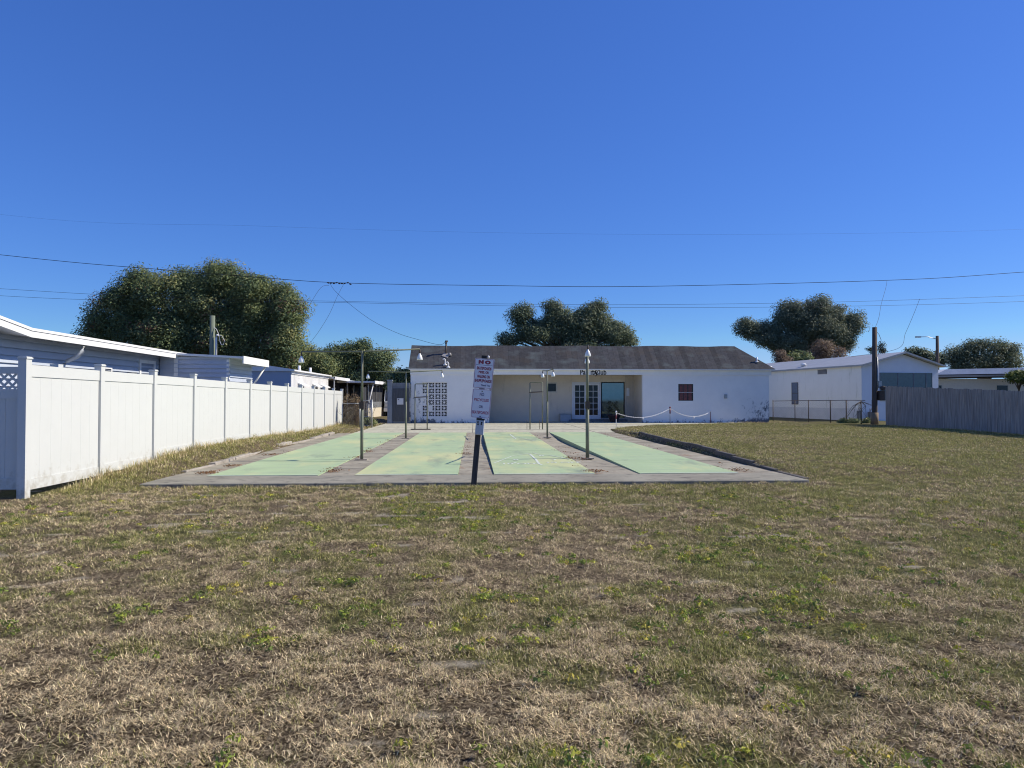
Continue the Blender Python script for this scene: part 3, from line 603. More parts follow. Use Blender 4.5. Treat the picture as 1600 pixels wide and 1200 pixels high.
va = [mb.bm.verts.new(q) for q in A]; vb = [mb.bm.verts.new(q) for q in B]
for i in range(4): mb.bm.faces.new((va[i], va[(i+1) % 4], vb[(i+1) % 4], vb[i]))
mb.bm.faces.new(vb); mb.bm.faces.new(va[::-1])
bmesh.ops.subdivide_edges(mb.bm, edges=[e for e in mb.bm.edges if e.calc_length() > 8], cuts=24, use_grid_fill=True)
for v in mb.bm.verts: v.co.z += .018*math.sin(v.co.x*1.3)+.012*math.sin(v.co.x*3.1+1) if v.co.z > 4 else 0
rf = mb.build('roof', shingle_mat(), ch)
MB().prism([(9.4, 5.41, 2.91), (HX1+.3, 5.41, 2.91), (13.1, 5.41, 3.9)], (0, 6, 0)).build('bounce_wing_roof', rf.data.materials[0], ch)  # roof over the added, unseen bounce wing
def roofpt(u, v):
    r = ray(u, v); k = rn/(tz-ez); # intersect slope: z = ez + (Y-HY-y0)/k
    t = (ez-(HY+y0)/k-CAM_H)/(r[2]-r[1]/k); return Vector((r[0]*t, r[1]*t-HY, CAM_H+r[2]*t))
q = roofpt(697, 553)
mb = MB(); mb.tube([q-Vector((0, 0, .3)), q+Vector((0, 0, .62))], .045, 8); mb.tube([q+Vector((-.01, 0, .58)), q+Vector((0, -.02, .70)), q+Vector((.06, -.08, .70))], .065, 8); mb.build('service_mast', M_darkpipe, rf)
M_rv = mat('white_vent_pvc', (.74, .75, .76), (.62, .62, .62), rough=.4, scale=9)
q = roofpt(700.5, 556); mb = MB(); sl_ = Matrix.Translation(q) @ Matrix.Rotation(math.atan2(tz-ez, rn), 4, 'X'); mb.box(-.32, .05, -.2, .14, -.02, .035, sl_ @ Matrix.Rotation(R(-25), 4, 'Z')); mb.lathe([(.1, -.05), (.09, .06), (.05, .12)], q+Vector((.08, 0, .05)), 10); mb.build('mast_flashing', mat('dusty_flashing_metal', (.36, .34, .32), (.25, .23, .22), rough=.6), rf)
for u, v, h_ in ((695.5, 570, .26), (700.5, 574, .22)):
    q = roofpt(u, v); mb = MB(); mb.tube([q-Vector((0, 0, .1)), q+Vector((0, 0, h_)), q+Vector((-.03, -.02, h_+.06)), q+Vector((-.13, -.04, h_+.05))], .04, 8); mb.lathe([(.11, -.04), (.1, .02), (.05, .06)], q, 10); mb.build('roof_vent', M_rv, rf)
q = roofpt(1182.5, 566); mb = MB(); mb.tube([q-Vector((0, 0, .1)), q+Vector((0, 0, .28))], .05, 8); mb.lathe([(.12, 0), (.1, .03), (.05, .07)], q, 10); mb.build('roof_vent', M_rv, rf)
# breeze-block screen
mb = MB(); nxb, nzb = 4, 6; cw, chh = (BX1-BX0)/nxb, (BZ1-BZ0)/nzb
for i in range(nxb):
    for j in range(nzb):
        cx, cz = BX0+(i+.5)*cw, BZ0+(j+.5)*chh; a = cw/2-.002; c_ = chh/2-.002; f = .032; g_ = Matrix.Translation((cx, .05, cz))
        mb.box(-a, a, 0, .09, c_-f, c_, g_); mb.box(-a, a, 0, .09, -c_, -c_+f, g_); mb.box(-a, -a+f, 0, .09, -c_+f, c_-f, g_); mb.box(a-f, a, 0, .09, -c_+f, c_-f, g_)
        rr = random.Random(i*7+j*3)
        mb.lathe([(.05, 0), (.05, .07)], (cx, .125, cz), 10, ax=(0, -1, 0))
        for q in range(8):
            an = R(22.5+45*q); M_ = g_ @ Matrix.Rotation(an, 4, 'Y'); mb.box(.045, .15, .008, .07, -.009, .009, M_)
        if i == 0 and j in (2, 3) or (i == 1 and j == 1): mb.box(-a+f, a*.3, .02, .06, -c_+f, c_-f, g_)
mb.build('breeze_block_screen', M_wall, ch)
MB().box(BX0-.02, BX1+.02, .9, .94, .02, 2.4).build('screen_backing', mat('recess_shade', (.022, .026, .035), (.015, .018, .025), rough=.95), ch)  # dark sheet painted as the shade in the recess behind the blocks
# windows and doors
fr = window(ch, wx0, wx1, wz0, wz1, .06, mat('aluminium_window_frame', (.50, .50, .52), (.42, .42, .45), rough=.4), mat('old_window_glass', (.016, .017, .022), (.022, .02, .024), rough=.15, spec=.5), nz=2, fw=.035, out=.03)
mb = MB(); nfold = 60
for k in range(nfold):
    xa = wx0+.06+(wx1-wx0-.12)*k/nfold; xb = wx0+.06+(wx1-wx0-.12)*(k+1)/nfold
    if abs((k % 20)-10) > 8: continue
    mb.quad((xa, .045-.004*math.sin(k*1.1), wz0+.03), (xb, .045-.004*math.sin((k+1)*1.1), wz0+.03), (xb, .045-.004*math.sin((k+1)*1.1), wz1-.03), (xa, .045-.004*math.sin(k*1.1), wz1-.03))
mb.build('curtain', mat('dull_red_plaid_curtain', (.24, .085, .07), (.10, .045, .06), rough=.9, scale=7, stretch=(1, 1, 2.5)), fr)
window(ch, qx0, qx1, qz0, qz1, ry+.04, mat('pale_porch_window_frame', (.52, .52, .50), (.46, .46, .44)), M_glassd, nx=1, nz=1, fw=.075, out=.06)
window(ch, px0, px1, pz0, pz1, ry+.05, mat('gray_picture_window_frame', (.40, .40, .40), (.34, .34, .34)), mat('reflective_picture_window_glass', (.18, .24, .25), (.14, .20, .21), rough=.04, spec=1.0, metal=.6), nx=1, nz=1, fw=.05, out=.05)
M_door = mat('white_door_paint', (.62, .66, .74), (.58, .62, .70), rough=.4)
mb = MB(); mb.box(dx0-.06, dx0, ry-.04, ry+.1, dz0, dz1+.06); mb.box(dx1, dx1+.06, ry-.04, ry+.1, dz0, dz1+.06); mb.box(dx0, dx1, ry-.04, ry+.1, dz1, dz1+.06); mb.build('door_frame', M_door, ch)
dm = (dx0+dx1)/2
for (a, b_) in ((dx0+.005, dm-.004), (dm+.004, dx1-.005)):
    mb = MB(); st = .115; mb.box(a, a+st, ry, ry+.045, dz0+.01, dz1-.005); mb.box(b_-st, b_, ry, ry+.045, dz0+.01, dz1-.005); mb.box(a+st, b_-st, ry, ry+.045, dz1-.12, dz1-.005); mb.box(a+st, b_-st, ry, ry+.045, dz0+.01, dz0+.24)
    gx0, gx1, gz0, gz1 = a+st, b_-st, dz0+.24, dz1-.12
    mb.box((gx0+gx1)/2-.014, (gx0+gx1)/2+.014, ry+.004, ry+.04, gz0, gz1)
    for k in range(1, 5): zz = gz0+(gz1-gz0)*k/5; mb.box(gx0, (gx0+gx1)/2-.014, ry+.006, ry+.04, zz-.014, zz+.014); mb.box((gx0+gx1)/2+.014, gx1, ry+.006, ry+.04, zz-.014, zz+.014)
    dd = mb.build('french_door', M_door, ch)
    MB().box(gx0, gx1, ry+.018, ry+.028, gz0, gz1).build('pane', M_glassd, dd)
    MB().lathe([(.012, 0), (.03, .03), (.028, .06), (.01, .07)], ((b_-.06 if a < dm-.3 else a+.06), ry, 1.1), 10, ax=(0, -1, 0)).build('handle', M_galv, dd)
MB().box(dx0-.3, px1+.1, ry-.55, ry-.001, 0, .13).build('step', mat('dark_blue_gray_step', (.15, .17, .21), (.10, .12, .15), rough=.8), ch)
MB().box(RX0+.005, RX1-.005, .0, ry-.001, -.1, .004).build('porch_floor', M_plaza, ch)
MB().box(14.06, 14.22, -.045, -.001, 1.35, 1.58).build('outlet_box', M_galv, ch)
mb = MB(); mb.box(8.95, 9.12, ry-.05, ry-.016, 1.5, 1.95); mb.build('wall_plate', M_door, ch)
# faded black lettering on the fascia
M_ink = mat('faded_black_paint', (.02, .022, .028), (.05, .055, .065), rough=.9, scale=20)
for body, u in (('Pa', 910.5), ('n', 925), ('by', 930), ('Club', 938.5)):
    q = aty(u, 581.8, HY-.053); text(body, .40, M_ink, ch, mt((q.x, -.0535, 2.80)), sx=.85, bold=.010, name='lettering', depth=.001)
ub = MB().box(5.0, 5.0+.62, 40.95, 41.34, .004, .42).build('storage_box', mat('pale_blue_gray_plastic', (.34, .38, .43), (.30, .34, .39), rough=.5), bevel=.02); tag(ub, 'low pale box against the porch wall beneath the small window', 'box')
MB().box(4.98, 5.64, 40.93, 41.36, .421, .46).build('lid', mat('gray_plastic_lid', (.30, .33, .37), (.27, .3, .34), rough=.5), ub)
# planter
plp = thing('planter', 'dark bowl-shaped planter with a wispy bush, before the porch picture window', 'planter', (7.98, 40.25, .004))
MB().lathe([(.17, 0), (.2, .02), (.36, .36), (.39, .38), (.39, .43), (.33, .43), (.30, .36)], (0, 0, 0), 20).build('pot', mat('dark_brown_clay', (.06, .04, .045), (.04, .03, .033), rough=.6), plp)

# ------------------------------------------------------------------ leaning sign post
sp = thing('sign_post', 'leaning dark wooden post carrying two white signs and an outlet box before the lanes', 'sign post', (.0, 11.58, -.06))
LEAN = Matrix.Rotation(math.atan2(.168, 2.0), 4, 'Y') @ Matrix.Rotation(R(1.5), 4, 'X')
sp.matrix_local = mt((.0, 11.58, -.06)) @ LEAN
MB().box(-.045, .045, -.045, .045, -.3, 2.10).build('post', M_wood_post, sp, bevel=.006)
M_sign = mat('faded_white_sign_face', (.88, .85, .86), (.81, .78, .80), rough=.35, scale=5, stain=((.45, .42, .44), 9, .66, .8))
M_red = mat('faded_maroon_sign_ink', (.30, .035, .06), (.36, .08, .10), rough=.6, scale=25)
M_red2 = mat('pale_red_sign_ink', (.46, .11, .16), (.50, .20, .25), rough=.6, scale=30)
M_navy = mat('faded_blue_sign_ink', (.10, .10, .19), (.18, .18, .28), rough=.6, scale=25)
def rrect(x0, x1, z0, z1, r, n=5):
    pts = []
    for cx, cz, a0 in ((x1-r, z1-r, 0), (x0+r, z1-r, 90), (x0+r, z0+r, 180), (x1-r, z0+r, 270)):
        for k in range(n+1): a = R(a0+90*k/n); pts.append((cx+r*math.cos(a), cz+r*math.sin(a)))
    return pts
def sign_board(z0, z1, w, r, border_m, name, cx=.008):
    b = MB().prism([(x, -.052, z) for x, z in rrect(cx-w/2, cx+w/2, z0, z1, r)], (0, .004, 0)).build(name, M_sign, sp)
    o1 = rrect(cx-w/2+.006, cx+w/2-.006, z0+.006, z1-.006, max(r-.006, .004)); o2 = rrect(cx-w/2+.012, cx+w/2-.012, z0+.012, z1-.012, max(r-.012, .003))
    mb = MB()
    for i in range(len(o1)):
        j = (i+1) % len(o1); mb.quad((o1[i][0], -.0530, o1[i][1]), (o1[j][0], -.0530, o1[j][1]), (o2[j][0], -.0530, o2[j][1]), (o2[i][0], -.0530, o2[i][1]))
    mb.build('border', border_m, b); return b
s1 = sign_board(1.595, 2.075, .308, .008, M_red2, 'sign_board'); s2 = sign_board(1.115, 1.585, .308, .035, M_red2, 'sign_board')
def sline(b, body, z, h, w, m, bold=.0015, x=.008):
    o = text(body, h, m, b, mt((0, 0, 0)), bold=bold, depth=.0003)
    xs = [v.co.x for v in o.data.vertices]; zs = [v.co.z for v in o.data.vertices]
    o.data.transform(mt((x, -.0534, z)) @ Matrix.Diagonal((w/(max(xs)-min(xs)), 1, h/(max(zs)-min(zs)), 1)) @ mt((-(max(xs)+min(xs))/2, 0, -(max(zs)+min(zs))/2)))
    return o
sline(s1, 'N O', 2.017, .062, .195, M_red, bold=.006)
MB().box(-.125, .14, -.0534, -.0525, 1.966, 1.972).build('divider_line', M_navy, s1)
sline(s1, 'SKATEBOARDS', 1.917, .050, .235, M_red, bold=.0022); sline(s1, 'BIKES, OR', 1.850, .048, .165, M_red, bold=.0022); sline(s1, 'WALKING ON', 1.784, .048, .205, M_red, bold=.0022); sline(s1, 'SHUFFLEBOARDS', 1.716, .050, .270, M_red, bold=.0022)
sline(s1, 'Thank You', 1.645, .030, .150, M_navy, bold=.001, x=.05)
sline(s2, 'NO', 1.497, .052, .070, M_navy, bold=.001); sline(s2, 'BICYCLES', 1.407, .046, .235, M_red2, bold=.0018); sline(s2, 'OR', 1.298, .044, .066, M_navy, bold=.0015); sline(s2, 'SKATEBOARDS', 1.205, .050, .265, M_red2, bold=.0018)
for z in (1.548, 1.140): MB().lathe([(.010, 0), (.008, .006), (.003, .009)], (.008, -.0525, z), 10, ax=(0, -1, 0)).build('bolt', M_dirt_dark, s2)
bx = MB().box(-.052, .088, -.115, -.046, .845, 1.085).build('outlet_box', mat('scuffed_white_plastic', (.60, .62, .64), (.46, .48, .50), rough=.5, scale=9), sp, bevel=.01)
MB().box(-.045, .085, -.118, -.06, 1.086, 1.108).build('cover_flap', M_dirt_dark, bx)
for x, z in ((-.018, 1.052), (.042, 1.048), (-.014, 1.018), (.038, 1.022)): MB().lathe([(.013, 0), (.013, .004)], (x, -.1155, z), 10, ax=(0, -1, 0)).build('socket', M_dirt_dark, bx)
mb = MB(); mb.box(-.05, .035, -.05, .05, 2.085, 2.125); mb.build('post_cap', M_dirt_dark, sp)
MB().lathe([(.018, 0), (.02, .03), (.008, .045)], (.062, -.01, 2.085), 10).build('photocell', M_lamp, sp)

# ------------------------------------------------------------------ court lamp posts
def lamp_post(label, x, y, h, ends, rpole, box=True, drop=.16):
    t = thing('court_lamp_post', label, 'lamp post', (x, y, 0), 0, 'lamp posts between the shuffleboard lanes')
    mb = MB(); mb.tube([(0, 0, -.15), (0, 0, 1.25)], rpole, 10); mb.tube([(0, 0, 1.25), (0, 0, h)], rpole*.72, 10); mb.build('pole', M_pole_paint, t)
    MB().box(-.13, .13, -.12, .12, -.012, .012).build('base_pad', M_kerb, t)
    a, b_ = [Vector((e[0], e[1], h+e[2])) for e in ends]
    arm = MB().tube([a, Vector((0, 0, h-.01)), b_], .017, 8).build('arm', M_pole_paint, t)
    for e in (a, b_):
        MB().tube([e, e-Vector((0, 0, drop-.05))], [.012, .02], 8).build('lamp_stem', M_darkpipe, t)
        MB().lathe([(.062, 0), (.066, .012), (.060, .05), (.044, .095), (.026, .125), (.018, .15)], e-Vector((0, 0, drop+.085)), 14).build('lamp_shade', M_lamp, t)
    if box: MB().box(-.05, .05, -.075, .02, 1.13, 1.29).build('switch_box', M_darkpipe, t)
lamp_post('larger of the two wide-armed lamp posts, standing between the two left lanes', -2.49, 16.07, 2.42, ((-1.34, .0, -.02), (1.28, 0, .05)), .035)
lamp_post('smaller-looking wide-armed lamp post in front of the dark block wall', -2.30, 24.4, 2.26, ((-1.28, 0, .02), (1.22, 0, .06)), .033, box=False)
lamp_post('tall lamp post whose lamps overlap its pole, in front of the white doors', 2.59, 16.14, 2.46, ((-.155, -1.05, .045), (.17, 1.07, .0)), .042)
lamp_post('far lamp post whose two lamps form a small T before the porch', 2.58, 24.9, 2.34, ((.085, -1.1, .0), (-.055, 1.1, .03)), .034, box=False)

# ------------------------------------------------------------------ score frames at the plaza
def score_frame(label, x, y, w, h, zb, feet=True, dark_bar=True):
    t = thing('score_frame', label, 'metal frame', (x, y, 0), 0, 'pipe frames standing on the plaza')
    for s in (0, 1): MB().tube([(s*w, 0, 0), (s*w, 0, h-.03)], .024, 8).build('leg', M_pole_paint, t)
    MB().tube([(0, 0, h-.05), (.02, 0, h-.012), (.05, 0, h), (w-.05, 0, h), (w-.02, 0, h-.012), (w, 0, h-.05)], .022, 8).build('top_bar', M_pole_paint, t)
    MB().tube([(-.04, 0, zb), (w+.04, 0, zb+.03)], .022, 8).build('cross_bar', M_darkpipe, t)
    if feet: MB().box(-.18, w+.15, -.06, .06, .0, .035).build('base_bar', M_darkpipe, t)
    else:
        mb = MB()
        for s in (0, 1): mb.tube([(s*w-.13, .05, 0), (s*w-.13, .05, .42)], .011, 6); mb.tube([(s*w-.13, .05, .3), (s*w, 0, .32)], .01, 6)
        mb.build('stub_bar', M_darkpipe, t)
score_frame('pipe frame with a crossbar and dark base bar, standing before the breeze-block screen', -2.55, 31.2, .53, 1.99, 1.40)
score_frame('narrow pipe frame with dark crossbar and no base bar, before the porch', 2.47, 31.2, .55, 2.06, 1.62, feet=False)

# ------------------------------------------------------------------ chain barrier
M_chain = mat('white_plastic_chain', (.74, .74, .74), (.66, .66, .66), rough=.4)
M_pred = mat('faded_red_plastic', (.16, .03, .045), (.22, .06, .07), rough=.5)
posts = [((6.63, 32.9, 0), .70, M_chain, 'white chain post with a round white top, at the corner of the plaza and lawn'), ((10.0, 35.86, 0), .86, M_galv, 'middle chain post with a dark red sleeve near its top'), ((13.15, 39.0, 0), .62, M_pred, 'pinkish chain post beside the clubhouse wall')]
for (p, h, m, lb) in posts:
    t = thing('chain_post', lb, 'post', p, 0, 'posts of the white chain barrier')
    MB().tube([(0, 0, -.1), (0, 0, h)], .018, 8).build('stake', m, t)
    MB().lathe([(.02, 0), (.045, .02), (.05, .05), (.035, .085), (.01, .1)], (0, 0, h-.02), 10).build('cap', M_chain if m is not M_galv else M_pred, t)
    if m is M_galv: MB().tube([(0, 0, h-.28), (0, 0, h-.03)], .035, 8).build('sleeve', M_pred, t)
    if m is M_chain: MB().tube([(0, 0, h-.3), (0, 0, h-.1)], .028, 8).build('sleeve', M_pred, t)
for i, lb in ((0, 'white plastic chain sagging from the plaza corner post to the middle post'), (1, 'white plastic chain sagging from the middle post to the post by the wall')):
    a = Vector(posts[i][0])+Vector((0, 0, posts[i][1]-.02)); b_ = Vector(posts[i+1][0])+Vector((0, 0, posts[i+1][1]-.02)); n = 64; mb = MB()
    P = [a.lerp(b_, k/n)-Vector((0, 0, .33*4*(k/n)*(1-k/n))) for k in range(n+1)]
    for k in range(n):
        c = (P[k]+P[k+1])/2; d = (P[k+1]-P[k]); e = Vector((0, 0, 1)) if k % 2 else d.cross(Vector((0, 0, 1))).normalized()
        e = (e-d.normalized()*e.dot(d.normalized())).normalized()*.016; dh = d*.62
        ring = [c-dh+e*.6, c-dh*.5+e, c+dh*.5+e, c+dh+e*.6, c+dh-e*.6, c+dh*.5-e, c-dh*.5-e, c-dh-e*.6, c-dh+e*.6]
        mb.tube(ring, .0065, 4)
    o = tag(mb.build('chain', M_chain), lb, 'chain', 'white chains of the barrier')
    MB().lathe([(.03, 0), (.05, .03), (.04, .07), (.01, .09)], P[36 if i else 30]-Vector((0, 0, .10)), 8).build('hanging_tag', M_chain, o)

# ------------------------------------------------------------------ chain-link by the white fence end
def chain_link(mb, p0, p1, z0, z1, s=.075, r=.0022):
    p0 = Vector((*p0, 0)); p1 = Vector((*p1, 0)); L = (p1-p0).length; d = (p1-p0)/L; H = z1-z0
    k = -H
    while k < L:
        for sg in (1, -1):
            a0, b0 = (k, k+H) if sg == 1 else (k+H, k)
            za, zb = z0, z1
            xa, xb = a0, b0
            def clip(xa, za, xb, zb):
                if xa > xb: xa, za, xb, zb = xb, zb, xa, za
                if xb <= 0 or xa >= L: return None
                if xa < 0: za += (zb-za)*(0-xa)/(xb-xa); xa = 0
                if xb > L: zb = za+(zb-za)*(L-xa)/(xb-xa); xb = L
                return xa, za, xb, zb
            q = clip(xa, za, xb, zb)
            if q: mb.tube([p0+d*q[0]+Vector((0, 0, q[1])), p0+d*q[2]+Vector((0, 0, q[3]))], r, 3, cap=False)
        k += s
lf = thing('chain_link_fence', 'short chain-link fence section choked with dry vines beside the white fence end', 'fence', (0, 0, 0))
for x in (-6.1, -5.3): MB().tube([(x, 33.55, -.2), (x, 33.55, 1.16)], .03, 8).build('post', M_galv, lf)
MB().tube([(-6.1, 33.55, 1.12), (-5.3, 33.55, 1.12)], .02, 8).build('top_rail', M_galv, lf)
mb = MB(); chain_link(mb, (-6.1, 33.55), (-5.3, 33.55), .03, 1.11); mb.build('wire_mesh', M_galv, lf)
lg = thing('chain_link_gate', 'narrow galvanised chain-link gate with horizontal bars, left of the driveway gap', 'gate', (0, 0, 0))
mb = MB(); x0, x1 = -5.20, -4.80
for x in (x0, x1): mb.tube([(x, 33.4, .06), (x, 33.4, 1.28)], .022, 8)
for z in (.08, .5, .72, 1.26): mb.tube([(x0, 33.4, z), (x1, 33.4, z)], .018, 6)
mb.build('gate_frame', M_galv, lg)
mb = MB(); chain_link(mb, (x0, 33.4), (x1, 33.4), .08, 1.26); mb.build('wire_mesh', M_galv, lg)
MB().tube([(-4.72, 33.4, -.2), (-4.72, 33.4, 1.30)], .035, 8).build('gate_post', M_galv, lg)

# ------------------------------------------------------------------ right-hand side: mobile home, chain-link, pole, board fence
A0 = gnd(1347, 658); A1 = gnd(1205, 651.5); dv = (A1-A0); ang = math.atan2(-dv.x, dv.y)
rh = thing('mobile_home', 'cream and white gabled mobile home right of the clubhouse, behind chain-link fencing', 'mobile home', (A0.x, A0.y, 0), ang)
HL, HW, HZ = 16.0, 5.35, 3.30
M_cream = mat('cream_ribbed_siding', (.90, .88, .80), (.86, .84, .76), rough=.45, scale=1.6, stain=((.52, .52, .40), 1.8, .58, .8, (2, 2, .25)))
mb = MB(); mb.box(0, HW, .0, HL, .0, HZ); mb.build('wall', M_cream, rh)
mb = MB(); lap_wall(mb, (-.006, HL), (-.006, 0), .75, HZ-.01, (-1, 0), step=.2, dep=.012); mb.build('siding', M_cream, rh)
MB().box(-.03, -.001, -.005, HL, .0, .74).build('skirting', mat('white_skirting', (.74, .74, .72), (.64, .64, .62), rough=.6, scale=2), rh)
M_gab = mat('white_gable_siding', (.72, .74, .78), (.68, .70, .74), rough=.5, scale=2)
mb = MB(); mb.prism([(-.01, -.012, .05), (HW, -.012, .05), (HW, -.012, HZ), (HW/2+.15, -.012, 4.02), (-.01, -.012, HZ)], (0, .010, 0)); mb.build('gable_wall', M_gab, rh)
mb = MB()
for s in (0, 1):
    xe, xm = ((-.22, HW/2+.15) if s == 0 else (HW+.25, HW/2+.15)); ze = HZ-.04 if s == 0 else HZ-.06
    mb.prism([(xe, -.35, ze), (xm, -.35, 4.06), (xm, -.35, 4.16), (xe, -.35, ze+.10)], (0, HL+.5, 0))
rr_ = mb.build('roof', mat('pale_gray_metal_roof', (.40, .41, .41), (.33, .34, .34), rough=.45, scale=1.5), rh)
for y in (10.5, 12.2, 6.4): MB().lathe([(.12, 0), (.12, .18), (.2, .2), (.16, .3), (.04, .34)], (.5, y, HZ+.12), 10).build('roof_vent', M_trim, rr_)
def rloc(u, v, facing):      # local coordinates on the long wall (facing 0) or gable (1)
    r = Vector(ray(u, v)); o = Vector((0, 0, CAM_H)); M = (mt((A0.x, A0.y, 0)) @ Matrix.Rotation(ang, 4, 'Z')).inverted(); o = M @ o; r = M.to_3x3() @ r
    t = -o.x/r.x if facing == 0 else -o.y/r.y; return o+r*t
LW = Matrix.Rotation(R(-90), 4, 'Z')
a, b_ = rloc(1247, 600, 0), rloc(1238, 600, 0)
M_rwin = mat('dim_window_with_blind', (.12, .13, .19), (.09, .10, .15), rough=.2, spec=.5)
def win_l(y0, y1, z0, z1, mg, nz=2): return window(rh, -y1, -y0, z0, z1, 0, M_darkpipe, mg, M=mt((-.012, 0, 0)) @ LW, nz=nz, fw=.04)
win_l(a.y, b_.y, .98, 2.40, M_rwin)
a, b_ = rloc(1292, 580, 0), rloc(1278.5, 580, 0); z1 = rloc(1285, 577.5, 0).z; z0 = rloc(1285, 584.5, 0).z
mb = MB(); mb.box(-.05, -.01, a.y, b_.y, z0, z1); mb.build('vent_grille', mat('gray_vent_slats', (.22, .22, .22), (.16, .16, .16)), rh)
a, b_ = rloc(1374, 600, 1), rloc(1456, 600, 1)
M_teal = mat('blue_green_window_glass', (.05, .085, .11), (.035, .06, .08), rough=.1, spec=.6)
wz_1 = rloc(1400, 583, 1).z; xs = [a.x, a.x+(b_.x-a.x)*.34, a.x+(b_.x-a.x)*.64, a.x+(b_.x-a.x)*.88, b_.x]
for i in range(4): window(rh, xs[i]+.03, xs[i+1]-.03, 1.25, wz_1, -.02, mat('gray_window_frame', (.2, .22, .25), (.17, .19, .22)), M_teal, nz=1, fw=.025)
mb = MB()
for u, h_ in ((1338, .62), (1355, .55)):
    q = rloc(u, 650, 1); mb = MB(); mb.box(q.x-.09, q.x+.09, -.35, -.15, 0, h_); mb.tube([(q.x, -.25, h_), (q.x, -.25, h_+.2)], .03, 6); mb.build('gas_meter', mat('gray_meter_metal', (.16, .17, .18), (.12, .13, .14)), rh)
# leaning board against the fence
bd = MB().box(-.32, .32, -.03, .03, 0, 1.0, mt(gnd(1293.5, 655)+Vector((0, -.1, .02))) @ Matrix.Rotation(R(-8), 4, 'X')).build('board', mat('tan_plywood', (.30, .25, .17), (.22, .18, .12), rough=.8, scale=4)); tag(bd, 'tan plywood board leaning behind the right chain-link fence', 'board')
rf_ = thing('chain_link_fence', 'rusty-railed chain-link fence in front of the cream mobile home', 'fence', (0, 0, 0))
F0 = gnd(1208, 658.5); F1 = gnd(1327, 661); F2 = gnd(1352, 662)
M_rust = mat('rusty_pipe', (.10, .085, .075), (.16, .12, .09), rough=.7, scale=10)
for u in (1208, 1242, 1257, 1280.5, 1297, 1323):
    q = gnd(u, 659.2 if u > 1230 else 658.5); t = (q.x-F0.x)/(F1.x-F0.x); q = F0.lerp(F1, t)
    MB().tube([q-Vector((0, 0, .2)), q+Vector((0, 0, 1.27))], .035 if u in (1280.5, 1297) else .026, 8).build('post', M_rust, rf_)
MB().tube([F0+Vector((0, 0, 1.2)), F0.lerp(F1, .28)+Vector((0, 0, 1.22)), F1+Vector((0, 0, 1.25)), F2+Vector((0, 0, 1.25))], .02, 6).build('top_rail', M_rust, rf_)
mb = MB(); chain_link(mb, F0.xy, F1.xy, .03, 1.2, s=.09); mb.build('wire_mesh', M_rust, rf_)
pp = thing('utility_pole', 'dark brown wooden utility pole with a meter, beside the gray board fence end', 'utility pole', (20.75, 35.9, 0))
mb = MB(); mb.tube([(0, 0, -.5), (0.02, 0, .7), (.06, 0, 5.05)], [.14, .135, .115], 12); mb.build('pole', M_creosote, pp)
MB().tube([(-.0, -.01, 0), (.0, -.01, .62)], [.19, .185], 12).build('pole_sleeve', mat('tan_bare_wood', (.30, .22, .14), (.22, .16, .10), rough=.9, scale=5, stretch=(4, 4, .6)), pp)
mb = MB(); mb.box(.16, .42, -.25, .0, 1.25, 1.75); mb.lathe([(.12, 0), (.12, .1), (.09, .14)], (.3, -.25, 1.88), 14, ax=(0, -1, 0)); mb.build('meter', M_darkpipe, pp)
MB().tube([(.12, -.1, 1.8), (.14, -.12, 2.2), (.13, -.1, 3.5)], .03, 6).build('conduit', M_galv, pp)
MB().box(.13, .30, -.2, -.02, 1.9, 2.25).build('junction_box', M_galv, pp)
mb = MB(); mb.tube([(.08, 0, 4.9), (.28, 0, 4.7), (.40, 0, 4.4), (.36, 0, 4.0), (.2, -.05, 3.6)], .012, 5); mb.build('service_loop', M_wire, pp)
bf = thing('board_fence', 'long weathered gray board fence in shade along the right edge of the lawn', 'fence', (0, 0, 0))
B0, B1 = Vector((20.95, 35.2, 0)), Vector((18.1, 19.0, 0)); LB = (B1-B0).length; bd_ = (B1-B0)/LB
def bm_at(s): return B0+bd_*s
angb = math.atan2(bd_.y, bd_.x); npan = 7; pw = LB/npan
for k in range(npan):
    mb = MB(); s = k*pw
    while s < (k+1)*pw-.05:
        c = bm_at(s); f = s/LB; gz = float(zg(c.x, c.y)); top = 1.97-.50*f+random.uniform(-.02, .02)
        mb.box(0, .138, -.012, .012, gz+.01, top, mt((c.x, c.y, 0)) @ Matrix.Rotation(angb+random.uniform(-.02, .02), 4, 'Z') @ Matrix.Rotation(random.uniform(-.008, .008), 4, 'Y')); s += .15+random.uniform(-.004, .006)
    mb.build('board_panel', M_graywood, bf)
for k in range(npan+1):
    c = bm_at(min(k*pw, LB-.1)); MB().box(-.045, .045, .02, .11, -.2, 1.8-.50*k/npan, mt((c.x, c.y, 0)) @ Matrix.Rotation(angb, 4, 'Z')).build('post', M_graywood, bf)
# far pole with a lamp arm, far house
fp = thing('utility_pole', 'thin faint gray pole with a side lamp arm, beyond the cream home gable', 'utility pole', (40.4, 60, 0))
MB().tube([(0, 0, -.5), (0, 0, 6.8)], [.18, .12], 8).build('pole', M_creosote, fp)
mb = MB(); mb.tube([(0, 0, 6.5), (-.9, 0, 6.72), (-1.6, 0, 6.7)], .03, 6); mb.box(-1.95, -1.5, -.1, .1, 6.64, 6.75); mb.build('lamp_arm', M_galv, fp)
fh = thing('house', 'low far cream house with a pale flat roof behind the gray board fence', 'house', (40.5, 56, 0))
mb = MB(); mb.box(-5, 9, 0, 6, 0, 2.95); mb.build('wall', mat('cream_house_wall', (.58, .54, .44), (.52, .48, .40), rough=.7), fh)
mb = MB(); mb.prism([(-5.6, -.6, 3.0), (9.6, -.6, 3.25), (9.6, -.6, 3.4), (-5.6, -.6, 3.15)], (0, 7, 0)); mb.build('roof', mat('brown_gray_flat_roof', (.34, .31, .28), (.28, .26, .24)), fh)
